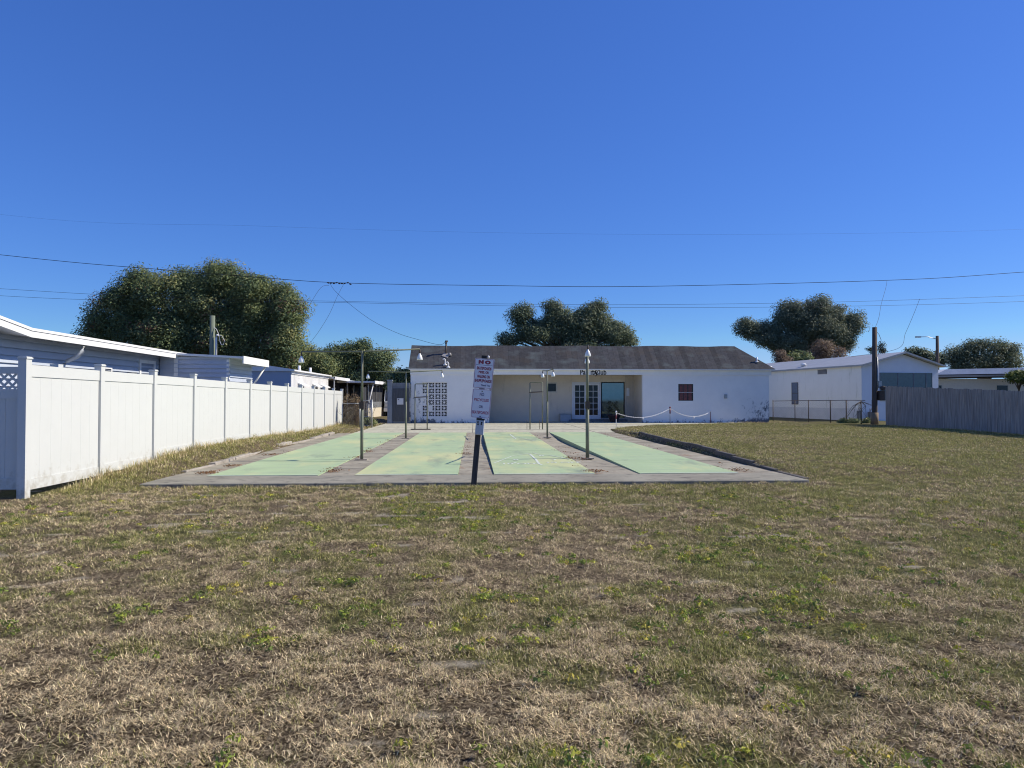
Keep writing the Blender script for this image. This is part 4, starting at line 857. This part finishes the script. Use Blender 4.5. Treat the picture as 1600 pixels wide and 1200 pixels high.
mb = MB(); mb.prism([(-2.5, .8, 3.3), (9.8, .8, 3.5), (9.8, .8, 4.0), (-1.5, .8, 3.75)], (0, 5, 0)); mb.build('upper_roof', M_roof_white, fh)
for x in (-3.4, 2.2): MB().box(x, x+.9, -.03, -.005, 1.2, 2.4).build('window', M_glassd, fh)

# ------------------------------------------------------------------ overhead wires
def cat_pts(pts, n=14):
    P = [Vector(p) for p in pts]; out = []
    for i in range(len(P)-1):
        p0, p1, p2, p3 = P[max(i-1, 0)], P[i], P[i+1], P[min(i+2, len(P)-1)]
        for k in range(n):
            t = k/n; out.append(.5*((2*p1)+(p2-p0)*t+(2*p0-5*p1+4*p2-p3)*t*t+(3*p1-p0-3*p2+p3)*t**3))
    out.append(P[-1]); return out
WY = 48.
main = [(-60, WY, 13.9)]+[aty(u, v, WY) for u, v in ((0, 398), (250, 421), (400, 433), (535, 442), (760, 446), (1000, 447.5), (1385, 438), (1600, 425))]+[(62, WY, 12.2)]
tag(MB().tube(cat_pts(main), .018, 6).build('power_line', M_wire), 'uppermost thick power line crossing the whole sky', 'power line')
sp_ = []
mb = MB()
for k in range(9):
    q = aty(513+k*4.3, 441.5+.15*k, WY-.02); mb.lathe([(.015, -.08), (.04, -.05), (.045, .03), (.015, .09)], q+Vector((0, 0, random.uniform(-.06, .05))), 6, ax=(1, 0, random.uniform(-.4, .4)))
tag(mb.build('line_splice', M_wire), 'dark cluster of splices on the uppermost power line above the house drop wires', 'cable splice')
for dv_, lb in ((0, 'upper strand of the lower pair of wires crossing behind the oak'), (1, 'lower strand of the lower pair of wires crossing behind the oak')):
    off = lambda u: dv_*float(np.interp(u, [0, 300, 490, 800, 1600], [11, 4, 2, 3, 9]))
    ptsw = [(-60, WY+.3*dv_, 10.3-.4*dv_)]+[aty(u, v+off(u), WY+.3*dv_) for u, v in ((0, 451), (250, 464), (490, 470), (760, 474.5), (1000, 476), (1300, 472), (1600, 462))]+[(62, WY+.3*dv_, 9.6-.3*dv_)]
    tag(MB().tube(cat_pts(ptsw), .0095, 5).build('power_line', M_wire), lb, 'power line')
ptsw = [(-75, 60, 21.5)]+[aty(u, v, 60) for u, v in ((0, 335), (400, 353), (800, 364), (1200, 366), (1600, 358))]+[(78, 60, 18.2)]
tag(MB().tube(cat_pts(ptsw), .004, 5).build('power_line', M_wire), 'faint thin wire highest in the blue sky', 'power line')
def drop(ps, lb, r=.010): tag(MB().tube(cat_pts(ps, 10), r, 5).build('drop_wire', M_wire), lb, 'wire')
mast_top = Vector((-1.58, 40.75, 4.66))
drop([aty(516, 444, WY), aty(524, 455, 47), aty(545, 474, 46), aty(580, 500, 44.5), aty(620, 520, 43), aty(655, 531, 42), mast_top+Vector((-.35, .3, -.22)), mast_top+Vector((0, .15, .05))], 'drop wire curving from the splices down to the clubhouse roof mast')
drop([aty(537, 444, WY), aty(527, 463, 47), aty(515, 490, 46), aty(500, 515, 45), aty(486, 534, 44)], 'drop wire falling from the splices towards the trees right of the oak', .009)
drop([aty(514, 446, WY), aty(505, 447, 47.5), aty(497, 455, 47), aty(485, 474, 46.5), aty(476, 487, 46)], 'short drop wire arching from the splices into the right side of the oak', .009)
drop([aty(1386, 438, WY), aty(1384, 450, 45), aty(1377, 475, 42), aty(1373, 497, 38), Vector((20.8, 35.9, 4.95))], 'drop wire from the upper power line down to the brown utility pole', .009)
drop([aty(1437, 467, WY), aty(1428, 490, 47), aty(1415, 520, 46), aty(1402, 545, 45), rh.matrix_basis @ Vector((2.4, 4, 4.1))], 'drop wire from the lower wires down to the gabled cream home', .011)

# ------------------------------------------------------------------ trees
def leaf_cloud(centres, radii, per, size, pal, wts, flat=.8, seed=1):
    g = np.random.default_rng(seed); n = len(centres)*per
    ci = np.repeat(np.arange(len(centres)), per); d = g.normal(size=(n, 3)); d /= np.linalg.norm(d, axis=1)[:, None]+1e-9; d *= (radii[ci]*g.random(n)**.42)[:, None]; d[:, 2] *= flat
    P = centres[ci]+d
    nrm = g.normal(size=(n, 3))*.6+1.3*d/(np.linalg.norm(d, axis=1)[:, None]+1e-6); nrm[:, 2] = np.abs(nrm[:, 2])+.3; nrm /= np.linalg.norm(nrm, axis=1)[:, None]
    t = np.cross(nrm, g.normal(size=(n, 3))); t /= np.linalg.norm(t, axis=1)[:, None]+1e-9; b = np.cross(nrm, t)
    s = size*(.55+.9*g.random(n))[:, None]; w = s*.42
    V = np.stack([P-t*s, P+b*w+nrm*s*.15, P+t*s, P-b*w+nrm*s*.15], 1).reshape(-1, 3)
    cl = g.choice(len(pal), size=len(centres), p=np.array(wts)/sum(wts)); pal = np.array(pal)
    own = g.random(n) < .12; k = np.where(own, g.choice(len(pal), size=n, p=np.array(wts)/sum(wts)), cl[ci])
    c = pal[k]*(.82+.36*g.random(n))[:, None]
    return V, np.arange(n*4).reshape(-1, 4), np.repeat(c, 4, 0)
G = [(.14, .185, .09), (.185, .23, .095), (.25, .28, .11), (.34, .335, .145), (.115, .165, .09)]
def tree(name, label, cat, Y, base_u, blobs, ncl, per, size, pal=G, wts=(3, 4, 3, 1.2, 2.5), trunk_r=.4, group=None, seed=1, clr=1.0, shell=.45, z0=0., bark=None):
    g = np.random.default_rng(seed); b = aty(base_u, 600, Y); t = thing(name, label, cat, (b.x, Y, z0), 0, group)
    sat = []
    for (u, v, ru, rv) in blobs:
        for q in range(3):
            an = g.uniform(0, 6.283); k_ = g.uniform(.28, .45); sat.append((u+ru*math.cos(an)*.72, v+rv*math.sin(an)*.58, max(ru*k_, 4), max(rv*k_, 4)))
    blobs = [(u, v, ru*.92, rv*.92) for u, v, ru, rv in blobs]+sat
    tot = sum(ru*rv for _, _, ru, rv in blobs); cs = []; rs = []; cen = []
    for (u, v, ru, rv) in blobs:
        c = np.array(aty(u, v, Y)); k = Y/FPX; rx, rz = max(ru*k-clr*.5, ru*k*.55), max(rv*k-clr*.45, rv*k*.55); ry_ = .85*max(rx, rz)
        c = c+np.array([0, g.uniform(-.4, .4)*ry_, 0]); cen.append((c, rz))
        m = max(4, int(ncl*ru*rv/tot)); d = g.normal(size=(m, 3)); d /= np.linalg.norm(d, axis=1)[:, None]; r = (shell+(1-shell)*g.random(m))**.6
        cs.append(c+d*r[:, None]*np.array([rx, ry_, rz])); rs.append(np.full(m, 1.)*clr*(.7+.6*g.random(m)))
    C = np.concatenate(cs)-np.array([b.x, Y, z0]); Rr = np.concatenate(rs)
    V, F, T = leaf_cloud(C, Rr, per, size, pal, wts, seed=seed)
    V[:, 2] = np.maximum(V[:, 2], .05)
    npmesh('crown', V, F, T, M_leafmat, t)
    mb = MB(); top = min(c[2]-rz for c, rz in cen); hub = Vector((0, 0, max(1.2, top*.75)))
    mb.tube([(0, 0, -.3), (trunk_r*.2, 0, hub.z*.5), hub], [trunk_r*1.25, trunk_r, trunk_r*.85], 10)
    for c, rz in cen:
        e = Vector(c)-Vector((b.x, Y, z0)); mid = hub.lerp(e, .5)+Vector((g.uniform(-.6, .6), g.uniform(-.6, .6), .3)); mb.tube([hub, mid, e], [trunk_r*.55, trunk_r*.3, trunk_r*.1], 6)
    for q in range(0, len(C), max(1, len(C)//60)):
        e = Vector(C[q]); j = min(cen, key=lambda cc: (Vector(cc[0])-Vector((b.x, Y, z0))-e).length); s_ = Vector(j[0])-Vector((b.x, Y, z0)); mb.tube([s_, s_.lerp(e, .6)+Vector((0, 0, .15)), e], [trunk_r*.12, trunk_r*.07, trunk_r*.03], 4, cap=False)
    mb.build('trunk', bark or M_bark, t); return t
OAK = G+[(.22, .13, .085)]
tree('oak_tree', 'largest dense live oak with a broad crown, behind the lap-sided home', 'tree', 55, 320,
     [(175, 495, 46, 46), (152, 525, 26, 40), (205, 460, 38, 32), (222, 440, 24, 20), (270, 470, 60, 50), (298, 442, 30, 22), (345, 434, 46, 24), (390, 455, 42, 30), (430, 470, 36, 34), (455, 500, 28, 46), (440, 545, 36, 40), (400, 540, 50, 45), (340, 530, 60, 55), (270, 535, 60, 50), (210, 530, 50, 50), (330, 475, 60, 40), (400, 500, 46, 40)],
     1250, 220, .085, pal=OAK, wts=(3, 4, 3.2, 1.6, 2.2, .5), trunk_r=.55, seed=3, clr=1.0, shell=.6)
tree('tree', 'bushy mid-green tree between the big oak and the clubhouse roof', 'tree', 62, 560,
     [(520, 565, 30, 26), (555, 560, 30, 28), (590, 565, 26, 26), (500, 590, 28, 26), (545, 592, 34, 22), (600, 590, 28, 24), (620, 600, 18, 18), (565, 545, 16, 14)],
     560, 120, .09, wts=(3, 4, 3, .8, 3), trunk_r=.35, seed=5, clr=.85, shell=.3)
tree('tree', 'lighter feathery tree filling the gap beside the oak, above the white mobile home', 'tree', 58, 470,
     [(478, 560, 24, 26), (450, 580, 26, 22), (500, 575, 18, 16), (470, 595, 30, 16)], 300, 110, .085, wts=(1, 3, 4, 2, 1), trunk_r=.25, seed=6, clr=.8, shell=.3)
tree('shrub', 'yellow-green leafy bush spilling over the dark block wall at the clubhouse corner', 'bush', 43, 630,
     [(624, 598, 20, 14), (640, 602, 14, 20), (612, 594, 14, 10), (634, 586, 12, 10)], 200, 60, .08, wts=(1, 2, 3, 3, 2), trunk_r=.09, seed=8, clr=.5, shell=.3)
tree('tree', 'dark oak with a lobed open crown rising behind the middle of the clubhouse roof', 'tree', 75, 890,
     [(812, 500, 18, 22), (835, 515, 30, 20), (795, 530, 24, 14), (866, 492, 22, 22), (880, 520, 34, 22), (925, 490, 26, 20), (940, 510, 36, 26), (908, 505, 24, 24), (968, 524, 28, 16), (900, 545, 80, 16), (985, 535, 18, 8), (820, 486, 10, 9), (865, 482, 10, 8), (940, 481, 12, 8), (905, 518, 56, 26), (850, 525, 40, 18), (960, 522, 34, 18), (888, 505, 30, 24)],
     1000, 110, .10, pal=[(.13, .17, .10), (.175, .215, .12), (.23, .26, .15), (.28, .29, .18)], wts=(3, 4, 2, 1), trunk_r=.4, seed=9, clr=.95, shell=.3)
tree('tree', 'dark spreading tree with sky gaps in its crown, behind the cream mobile home', 'tree', 75, 1262,
     [(1170, 518, 20, 14), (1165, 510, 12, 8), (1195, 530, 24, 20), (1222, 492, 18, 16), (1240, 480, 20, 14), (1275, 478, 26, 18), (1300, 495, 26, 20), (1290, 520, 34, 24), (1330, 510, 16, 18), (1335, 500, 10, 12), (1230, 540, 36, 22), (1255, 515, 26, 20), (1320, 535, 20, 16), (1200, 512, 12, 8), (1275, 508, 44, 32), (1215, 525, 26, 22), (1300, 525, 34, 24), (1245, 500, 24, 22)],
     1000, 110, .10, pal=[(.135, .17, .11), (.18, .21, .13), (.23, .25, .155), (.27, .28, .18)], wts=(3, 4, 2, 1), trunk_r=.4, seed=10, clr=.95, shell=.3)
RB = [(.24, .17, .12), (.30, .21, .15), (.19, .14, .11), (.25, .20, .13)]
tree('dead_tree', 'rusty brown half-dead tree top above the middle of the cream home roof', 'tree', 66, 1288, [(1285, 545, 22, 18), (1300, 555, 22, 16), (1270, 556, 16, 10)], 140, 60, .07, pal=RB, wts=(1, 1, 1, 1), trunk_r=.15, seed=12, clr=.7, bark=M_creosote)
tree('dead_tree', 'small orange-brown dead tree top just right of the clubhouse roof end', 'tree', 62, 1217, [(1217, 558, 9, 12), (1222, 566, 14, 10)], 80, 50, .065, pal=RB, wts=(2, 1, 1, 1), trunk_r=.1, seed=13, clr=.5, bark=M_creosote)
tree('shrub', 'green bushy shrub between the two rusty trees, above the cream home roof', 'bush', 64, 1248, [(1250, 563, 20, 12), (1235, 568, 14, 9)], 70, 36, .14, wts=(2, 3, 3, 1, 2), trunk_r=.1, seed=14, clr=.6)
tree('tree', 'broad rounded far tree behind the low cream house at the right edge', 'tree', 95, 1540, [(1497, 556, 24, 14), (1520, 545, 22, 14), (1550, 541, 26, 15), (1582, 549, 22, 16), (1510, 568, 34, 18), (1565, 565, 38, 20), (1535, 562, 26, 16)], 420, 60, .13, pal=[(.13, .165, .10), (.18, .21, .12), (.23, .25, .15)], wts=(2, 3, 2), trunk_r=.45, seed=15, clr=1.0)
tree('tree', 'small dark far tree showing just right of the cream home gable', 'tree', 95, 1440, [(1435, 552, 20, 8), (1450, 560, 16, 8), (1470, 562, 10, 8)], 120, 34, .2, pal=[(.16, .20, .13), (.21, .25, .15)], wts=(1, 1), trunk_r=.25, seed=16, clr=.8)
tree('tree', 'tiny distant tree tuft right behind the brown utility pole', 'tree', 90, 1374, [(1363, 547, 8, 6), (1379, 544, 7, 9)], 40, 30, .1, pal=[(.05, .065, .035), (.07, .085, .045)], wts=(1, 1), trunk_r=.15, seed=17, clr=.5)
tree('shrub', 'bright yellow-green shrub against the far house at the right edge of the view', 'bush', 54, 1592, [(1590, 588, 16, 9), (1605, 590, 14, 9)], 70, 36, .12, pal=[(.12, .16, .04), (.16, .19, .05), (.09, .12, .03)], wts=(1, 1, 1), trunk_r=.08, seed=18, clr=.5)
tree('shrub', 'low weedy green bush at the foot of the brown utility pole', 'bush', 36.5, 1345, [(1335, 658, 14, 4), (1352, 658, 10, 4), (1320, 659, 8, 3)], 60, 40, .05, wts=(2, 3, 3, 1, 1), trunk_r=.03, seed=19, clr=.2)
tree('shrub', 'small dark green bush behind the lower bars of the chain-link gate', 'bush', 34.6, 572, [(572, 657, 8, 7), (580, 660, 5, 5)], 50, 40, .05, trunk_r=.03, seed=20, clr=.2)
# wispy bush in the planter
V, F, T = leaf_cloud(np.array([[RNG.uniform(-.3, .3), RNG.uniform(-.2, .2), RNG.uniform(.5, 1.15)] for _ in range(40)]), np.full(40, .14), 26, .03, [(.05, .06, .03), (.08, .085, .05), (.11, .10, .07)], (1, 2, 1), seed=31)
npmesh('plant', V, F, T, M_leafmat, plp)
# dry vine on the chain-link
dvn = thing('dry_vine', 'tangle of dry straw-coloured vines on the short chain-link section by the white fence', 'dead vine', (-5.7, 33.75, 0))
g = np.random.default_rng(77); mb = MB()
for k in range(150):
    x = g.uniform(-.38, .36); z = g.uniform(0, .9); L = g.uniform(.5, 1.7)*(1.0 if abs(x) < .25 else .6); pts = [Vector((x, g.uniform(-.15, .2), z*.6))]
    for q in range(5): pts.append(pts[-1]+Vector((g.normal(0, .07), g.normal(0, .05), L/5*g.uniform(.6, 1.1))))
    if pts[-1].z > 2.1: continue
    mb.tube(pts, [.008, .007, .006, .005, .004, .003], 3, cap=False)
mb.build('stem', mat('dry_vine_stem', (.34, .27, .17), (.22, .16, .10), rough=.9), dvn)
V, F, T = leaf_cloud(np.array([[g.uniform(-.36, .34), g.uniform(-.12, .2), g.uniform(.1, 1.55)] for _ in range(90)]), np.full(90, .14), 24, .035, [(.30, .22, .13), (.22, .15, .09), (.14, .10, .065), (.38, .30, .18)], (1, 1, 1, 1), seed=32)
npmesh('foliage', V, F, T, M_leafmat, dvn)

# ------------------------------------------------------------------ lawn: straw, green blades, weeds
def blades(name, X, Y, Z, L, W, tilt, az, bend, C, m):
    n = len(X); d = np.stack([np.sin(tilt)*np.cos(az), np.sin(tilt)*np.sin(az), np.cos(tilt)], 1)
    side = np.stack([-np.sin(az), np.cos(az), np.zeros(n)], 1); P = np.stack([X, Y, Z], 1)
    mid = P+d*(L*.55)[:, None]; t2 = tilt+bend; d2 = np.stack([np.sin(t2)*np.cos(az), np.sin(t2)*np.sin(az), np.cos(t2)], 1); tip = mid+d2*(L*.45)[:, None]
    w = W[:, None]*side*.5
    V = np.stack([P-w, P+w, mid+w*.85, mid-w*.85, tip], 1).reshape(-1, 3); b = np.arange(n)[:, None]*5
    tri = np.concatenate([b+np.array([[0, 1, 2]]), b+np.array([[0, 2, 3]]), b+np.array([[3, 2, 4]])], 1).reshape(-1, 3)
    return npmesh(name, V, tri, np.repeat(C, 5, 0), m)
def sample(n, g, dmin, dmax, pw):
    """points in the view wedge (a little wider), density ~ d^-pw"""
    e = 2-pw; r = (dmin**e+(dmax**e-dmin**e)*g.random(n))**(1/e); a = g.uniform(R(-47), R(50), n); return r*np.sin(a), r*np.cos(a), r
g = np.random.default_rng(5)
STRAW = np.array([(.33, .265, .185), (.26, .20, .14), (.19, .145, .10), (.40, .34, .25), (.13, .10, .075), (.235, .20, .15)])*np.array([2.6, 2.62, 2.2])
GREEN = np.array([(.23, .235, .075), (.31, .30, .095), (.17, .185, .06), (.40, .37, .14), (.43, .37, .17)])*1.15
N1 = 2600000
x, y, r = sample(N1, g, 1.9, 40, 1.5)
ok = ~on_slab(x, y) & (x > np.where(y > 10, FX+.1, -99)) & (y < 39) & ~((x > 3.5) & (y > 39.2))
clump = fbm(x, y, .15, 71, 3)
ok &= g.random(N1) < (1-.72*sstep(.60, .74, bare(x, y)))*np.clip((clump-.32)*3.4, .15, 1)
ok &= ~((x > B0.x-(B0.y-y)*.176) & (y > 17))
x, y, r, clump = x[ok], y[ok], r[ok], clump[ok]; n = len(x)
gn = greenness(x, y); isg = gn+g.normal(0, .13, n) > .605
bank_ = (x < -5.2) & (y > 11); far = r > 12
isg |= bank_ & (g.random(n) < .5); isg |= (x > 5.8) & (y > 12) & (g.random(n) < .42)
sc = np.maximum(1, r/6.0)**.75
L = np.where(isg, g.uniform(.015, .04, n), g.uniform(.012, .04, n))*np.minimum(sc, 1.6); L *= np.where(bank_, 1.5, 1.)
W = np.where(isg, g.uniform(.002, .0042, n), g.uniform(.0013, .0034, n))*sc
tilt = np.where(isg, g.uniform(.25, 1.15, n), g.uniform(.75, 1.53, n)); az = g.uniform(0, 6.283, n); bend = g.uniform(-.2, .9, n)*np.where(isg, 1, .35)
Z = zg(x, y)+np.where(isg, 0, g.uniform(-.003, .016, n))+.055*np.clip(clump-.42, 0, 1)*np.minimum(sc, 2)
big = fbm(x, y, 2.6, 61, 3)
C = np.where(isg[:, None], GREEN[g.choice(5, n, p=[.25, .25, .15, .2, .15])], STRAW[g.choice(6, n, p=[.22, .2, .16, .1, .18, .14])])*(.42+1.05*g.random(n)+.35*(big-.5))[:, None]
stuff(blades('dry_grass', x, y, Z, L, W, tilt, az, bend, C, M_grassmat), 'short dry mown grass, straw brown with green patches, covering the whole lot', 'grass')
# taller tufts: along the fence foot, slab edge, kerb and clubhouse wall
def tufts(pts, nb, Lr, spread, pg):
    X = []; Y = []; Ls = []; K = []
    for (px, py, s) in pts:
        m = int(nb*s); X.append(px+g.normal(0, spread, m)); Y.append(py+g.normal(0, spread, m)); Ls.append(g.uniform(*Lr, m)*s)
    X = np.concatenate(X); Y = np.concatenate(Y); Ls = np.concatenate(Ls); n = len(X); k = g.random(n) < pg
    C = np.where(k[:, None], GREEN[g.integers(0, 5, n)], STRAW[g.integers(0, 4, n)])*(.75+.5*g.random(n))[:, None]
    return X, Y, zg(X, Y), Ls, g.uniform(.004, .009, n), np.abs(g.normal(.25, .28, n)), g.uniform(0, 6.283, n), g.uniform(.2, .9, n), C
ft = [(FX+.10+abs(g.normal(0, .10)), yy_, g.uniform(.5, 1.5)) for yy_ in np.arange(11.0, 35.5, .11)]
ft += [(FX+.16, 10.54+k*SP-.06, 1.9) for k in range(1, 13)]
ft += [(g.uniform(-6.2, -5.6), g.uniform(12, 33), g.uniform(.4, 1.)) for _ in range(160)]
ft += [(g.uniform(-5.0, 1.5), SLAB_Y0-.06-abs(g.normal(0, .12)), g.uniform(.25, .55)) for _ in range(120)]
ft += [(g.uniform(1.5, 5.6), SLAB_Y0-.05, g.uniform(.15, .35)) for _ in range(40)]
ft += [(5.97+g.uniform(0, .2), yy_, g.uniform(.3, .6)) for yy_ in np.arange(12, 28.5, .22)]
ft += [(g.uniform(14.2, 18.2), 39.15+g.normal(0, .06), g.uniform(.4, .8)) for _ in range(40)]
ft += [(float(bm_at(s).x)-.12, float(bm_at(s).y), g.uniform(.4, .9)) for s in np.arange(.2, LB, .25)]
stuff(blades('tall_weeds', *tufts(ft, 26, (.05, .16), .06, .42), M_grassmat), 'taller uncut straw and green weeds along the fence foot, kerbs and slab edge', 'weeds')
# broad-leaved weeds, yellow-green
wc = []
while len(wc) < 420:
    xx, yy_, rr2 = sample(1, g, 2.4, 11.3, 1.25)
    if greenness(xx, yy_)[0]+g.normal(0, .09) > .57 and not on_slab(xx, yy_)[0] and (yy_[0] < 10.2 or xx[0] > -6): wc.append((xx[0], yy_[0], zg(xx, yy_)[0]+.018))
wc = np.array(wc); sub = wc[g.integers(0, len(wc), 1500)]+np.c_[g.normal(0, .10, 1500), g.normal(0, .10, 1500), g.uniform(0, .05, 1500)]
V, F, T = leaf_cloud(sub, np.full(1500, .045), 20, .012, [(.32, .37, .07), (.48, .47, .08), (.20, .26, .06), (.56, .46, .10), (.16, .21, .06)], (3, 2.4, 3, .8, 2), flat=.35, seed=41)
stuff(npmesh('broadleaf_weeds', V, F, T, M_grassmat), 'low yellow-green broadleaf weeds scattered through the dry lawn', 'weeds')
# fallen leaves on the concrete
lc = []
for k in range(60):
    w_ = g.integers(0, 5); yy_ = g.uniform(12.9, 28); xx = (g.normal(-4.75, .12), g.normal(-2.62, .12), g.normal(-.2, .08), g.normal(2.35, .12), g.normal(5.0, .15))[w_]; lc.append((xx, yy_, .012))
for cx, cy, s, k in ((-4.84, 13.3, .08, 22), (-4.86, 14.6, .07, 14), (-4.88, 17.5, .08, 14), (-2.62, 13.5, .08, 14), (-2.68, 18.5, .07, 10), (2.30, 13.2, .09, 16), (2.38, 16.0, .12, 18), (4.95, 13.3, .10, 12), (-.2, 17.5, .06, 8), (6.1, 39.9, .3, 20), (5.85, 18.0, .1, 8)):
    for q in range(k): lc.append((g.normal(cx, s), g.normal(cy, s*1.6), .014))
lc = np.array(lc); V, F, T = leaf_cloud(lc, np.full(len(lc), .16), 9, .018, [(.22, .10, .045), (.28, .15, .07), (.15, .075, .04), (.33, .22, .11)], (2, 2, 2, 1), flat=.05, seed=51)
V[:, 2] = np.maximum(V[:, 2], .009)
stuff(npmesh('fallen_leaves', V, F, T, M_leafmat), 'rust brown fallen leaves gathered along the walkways between the lanes', 'leaves')
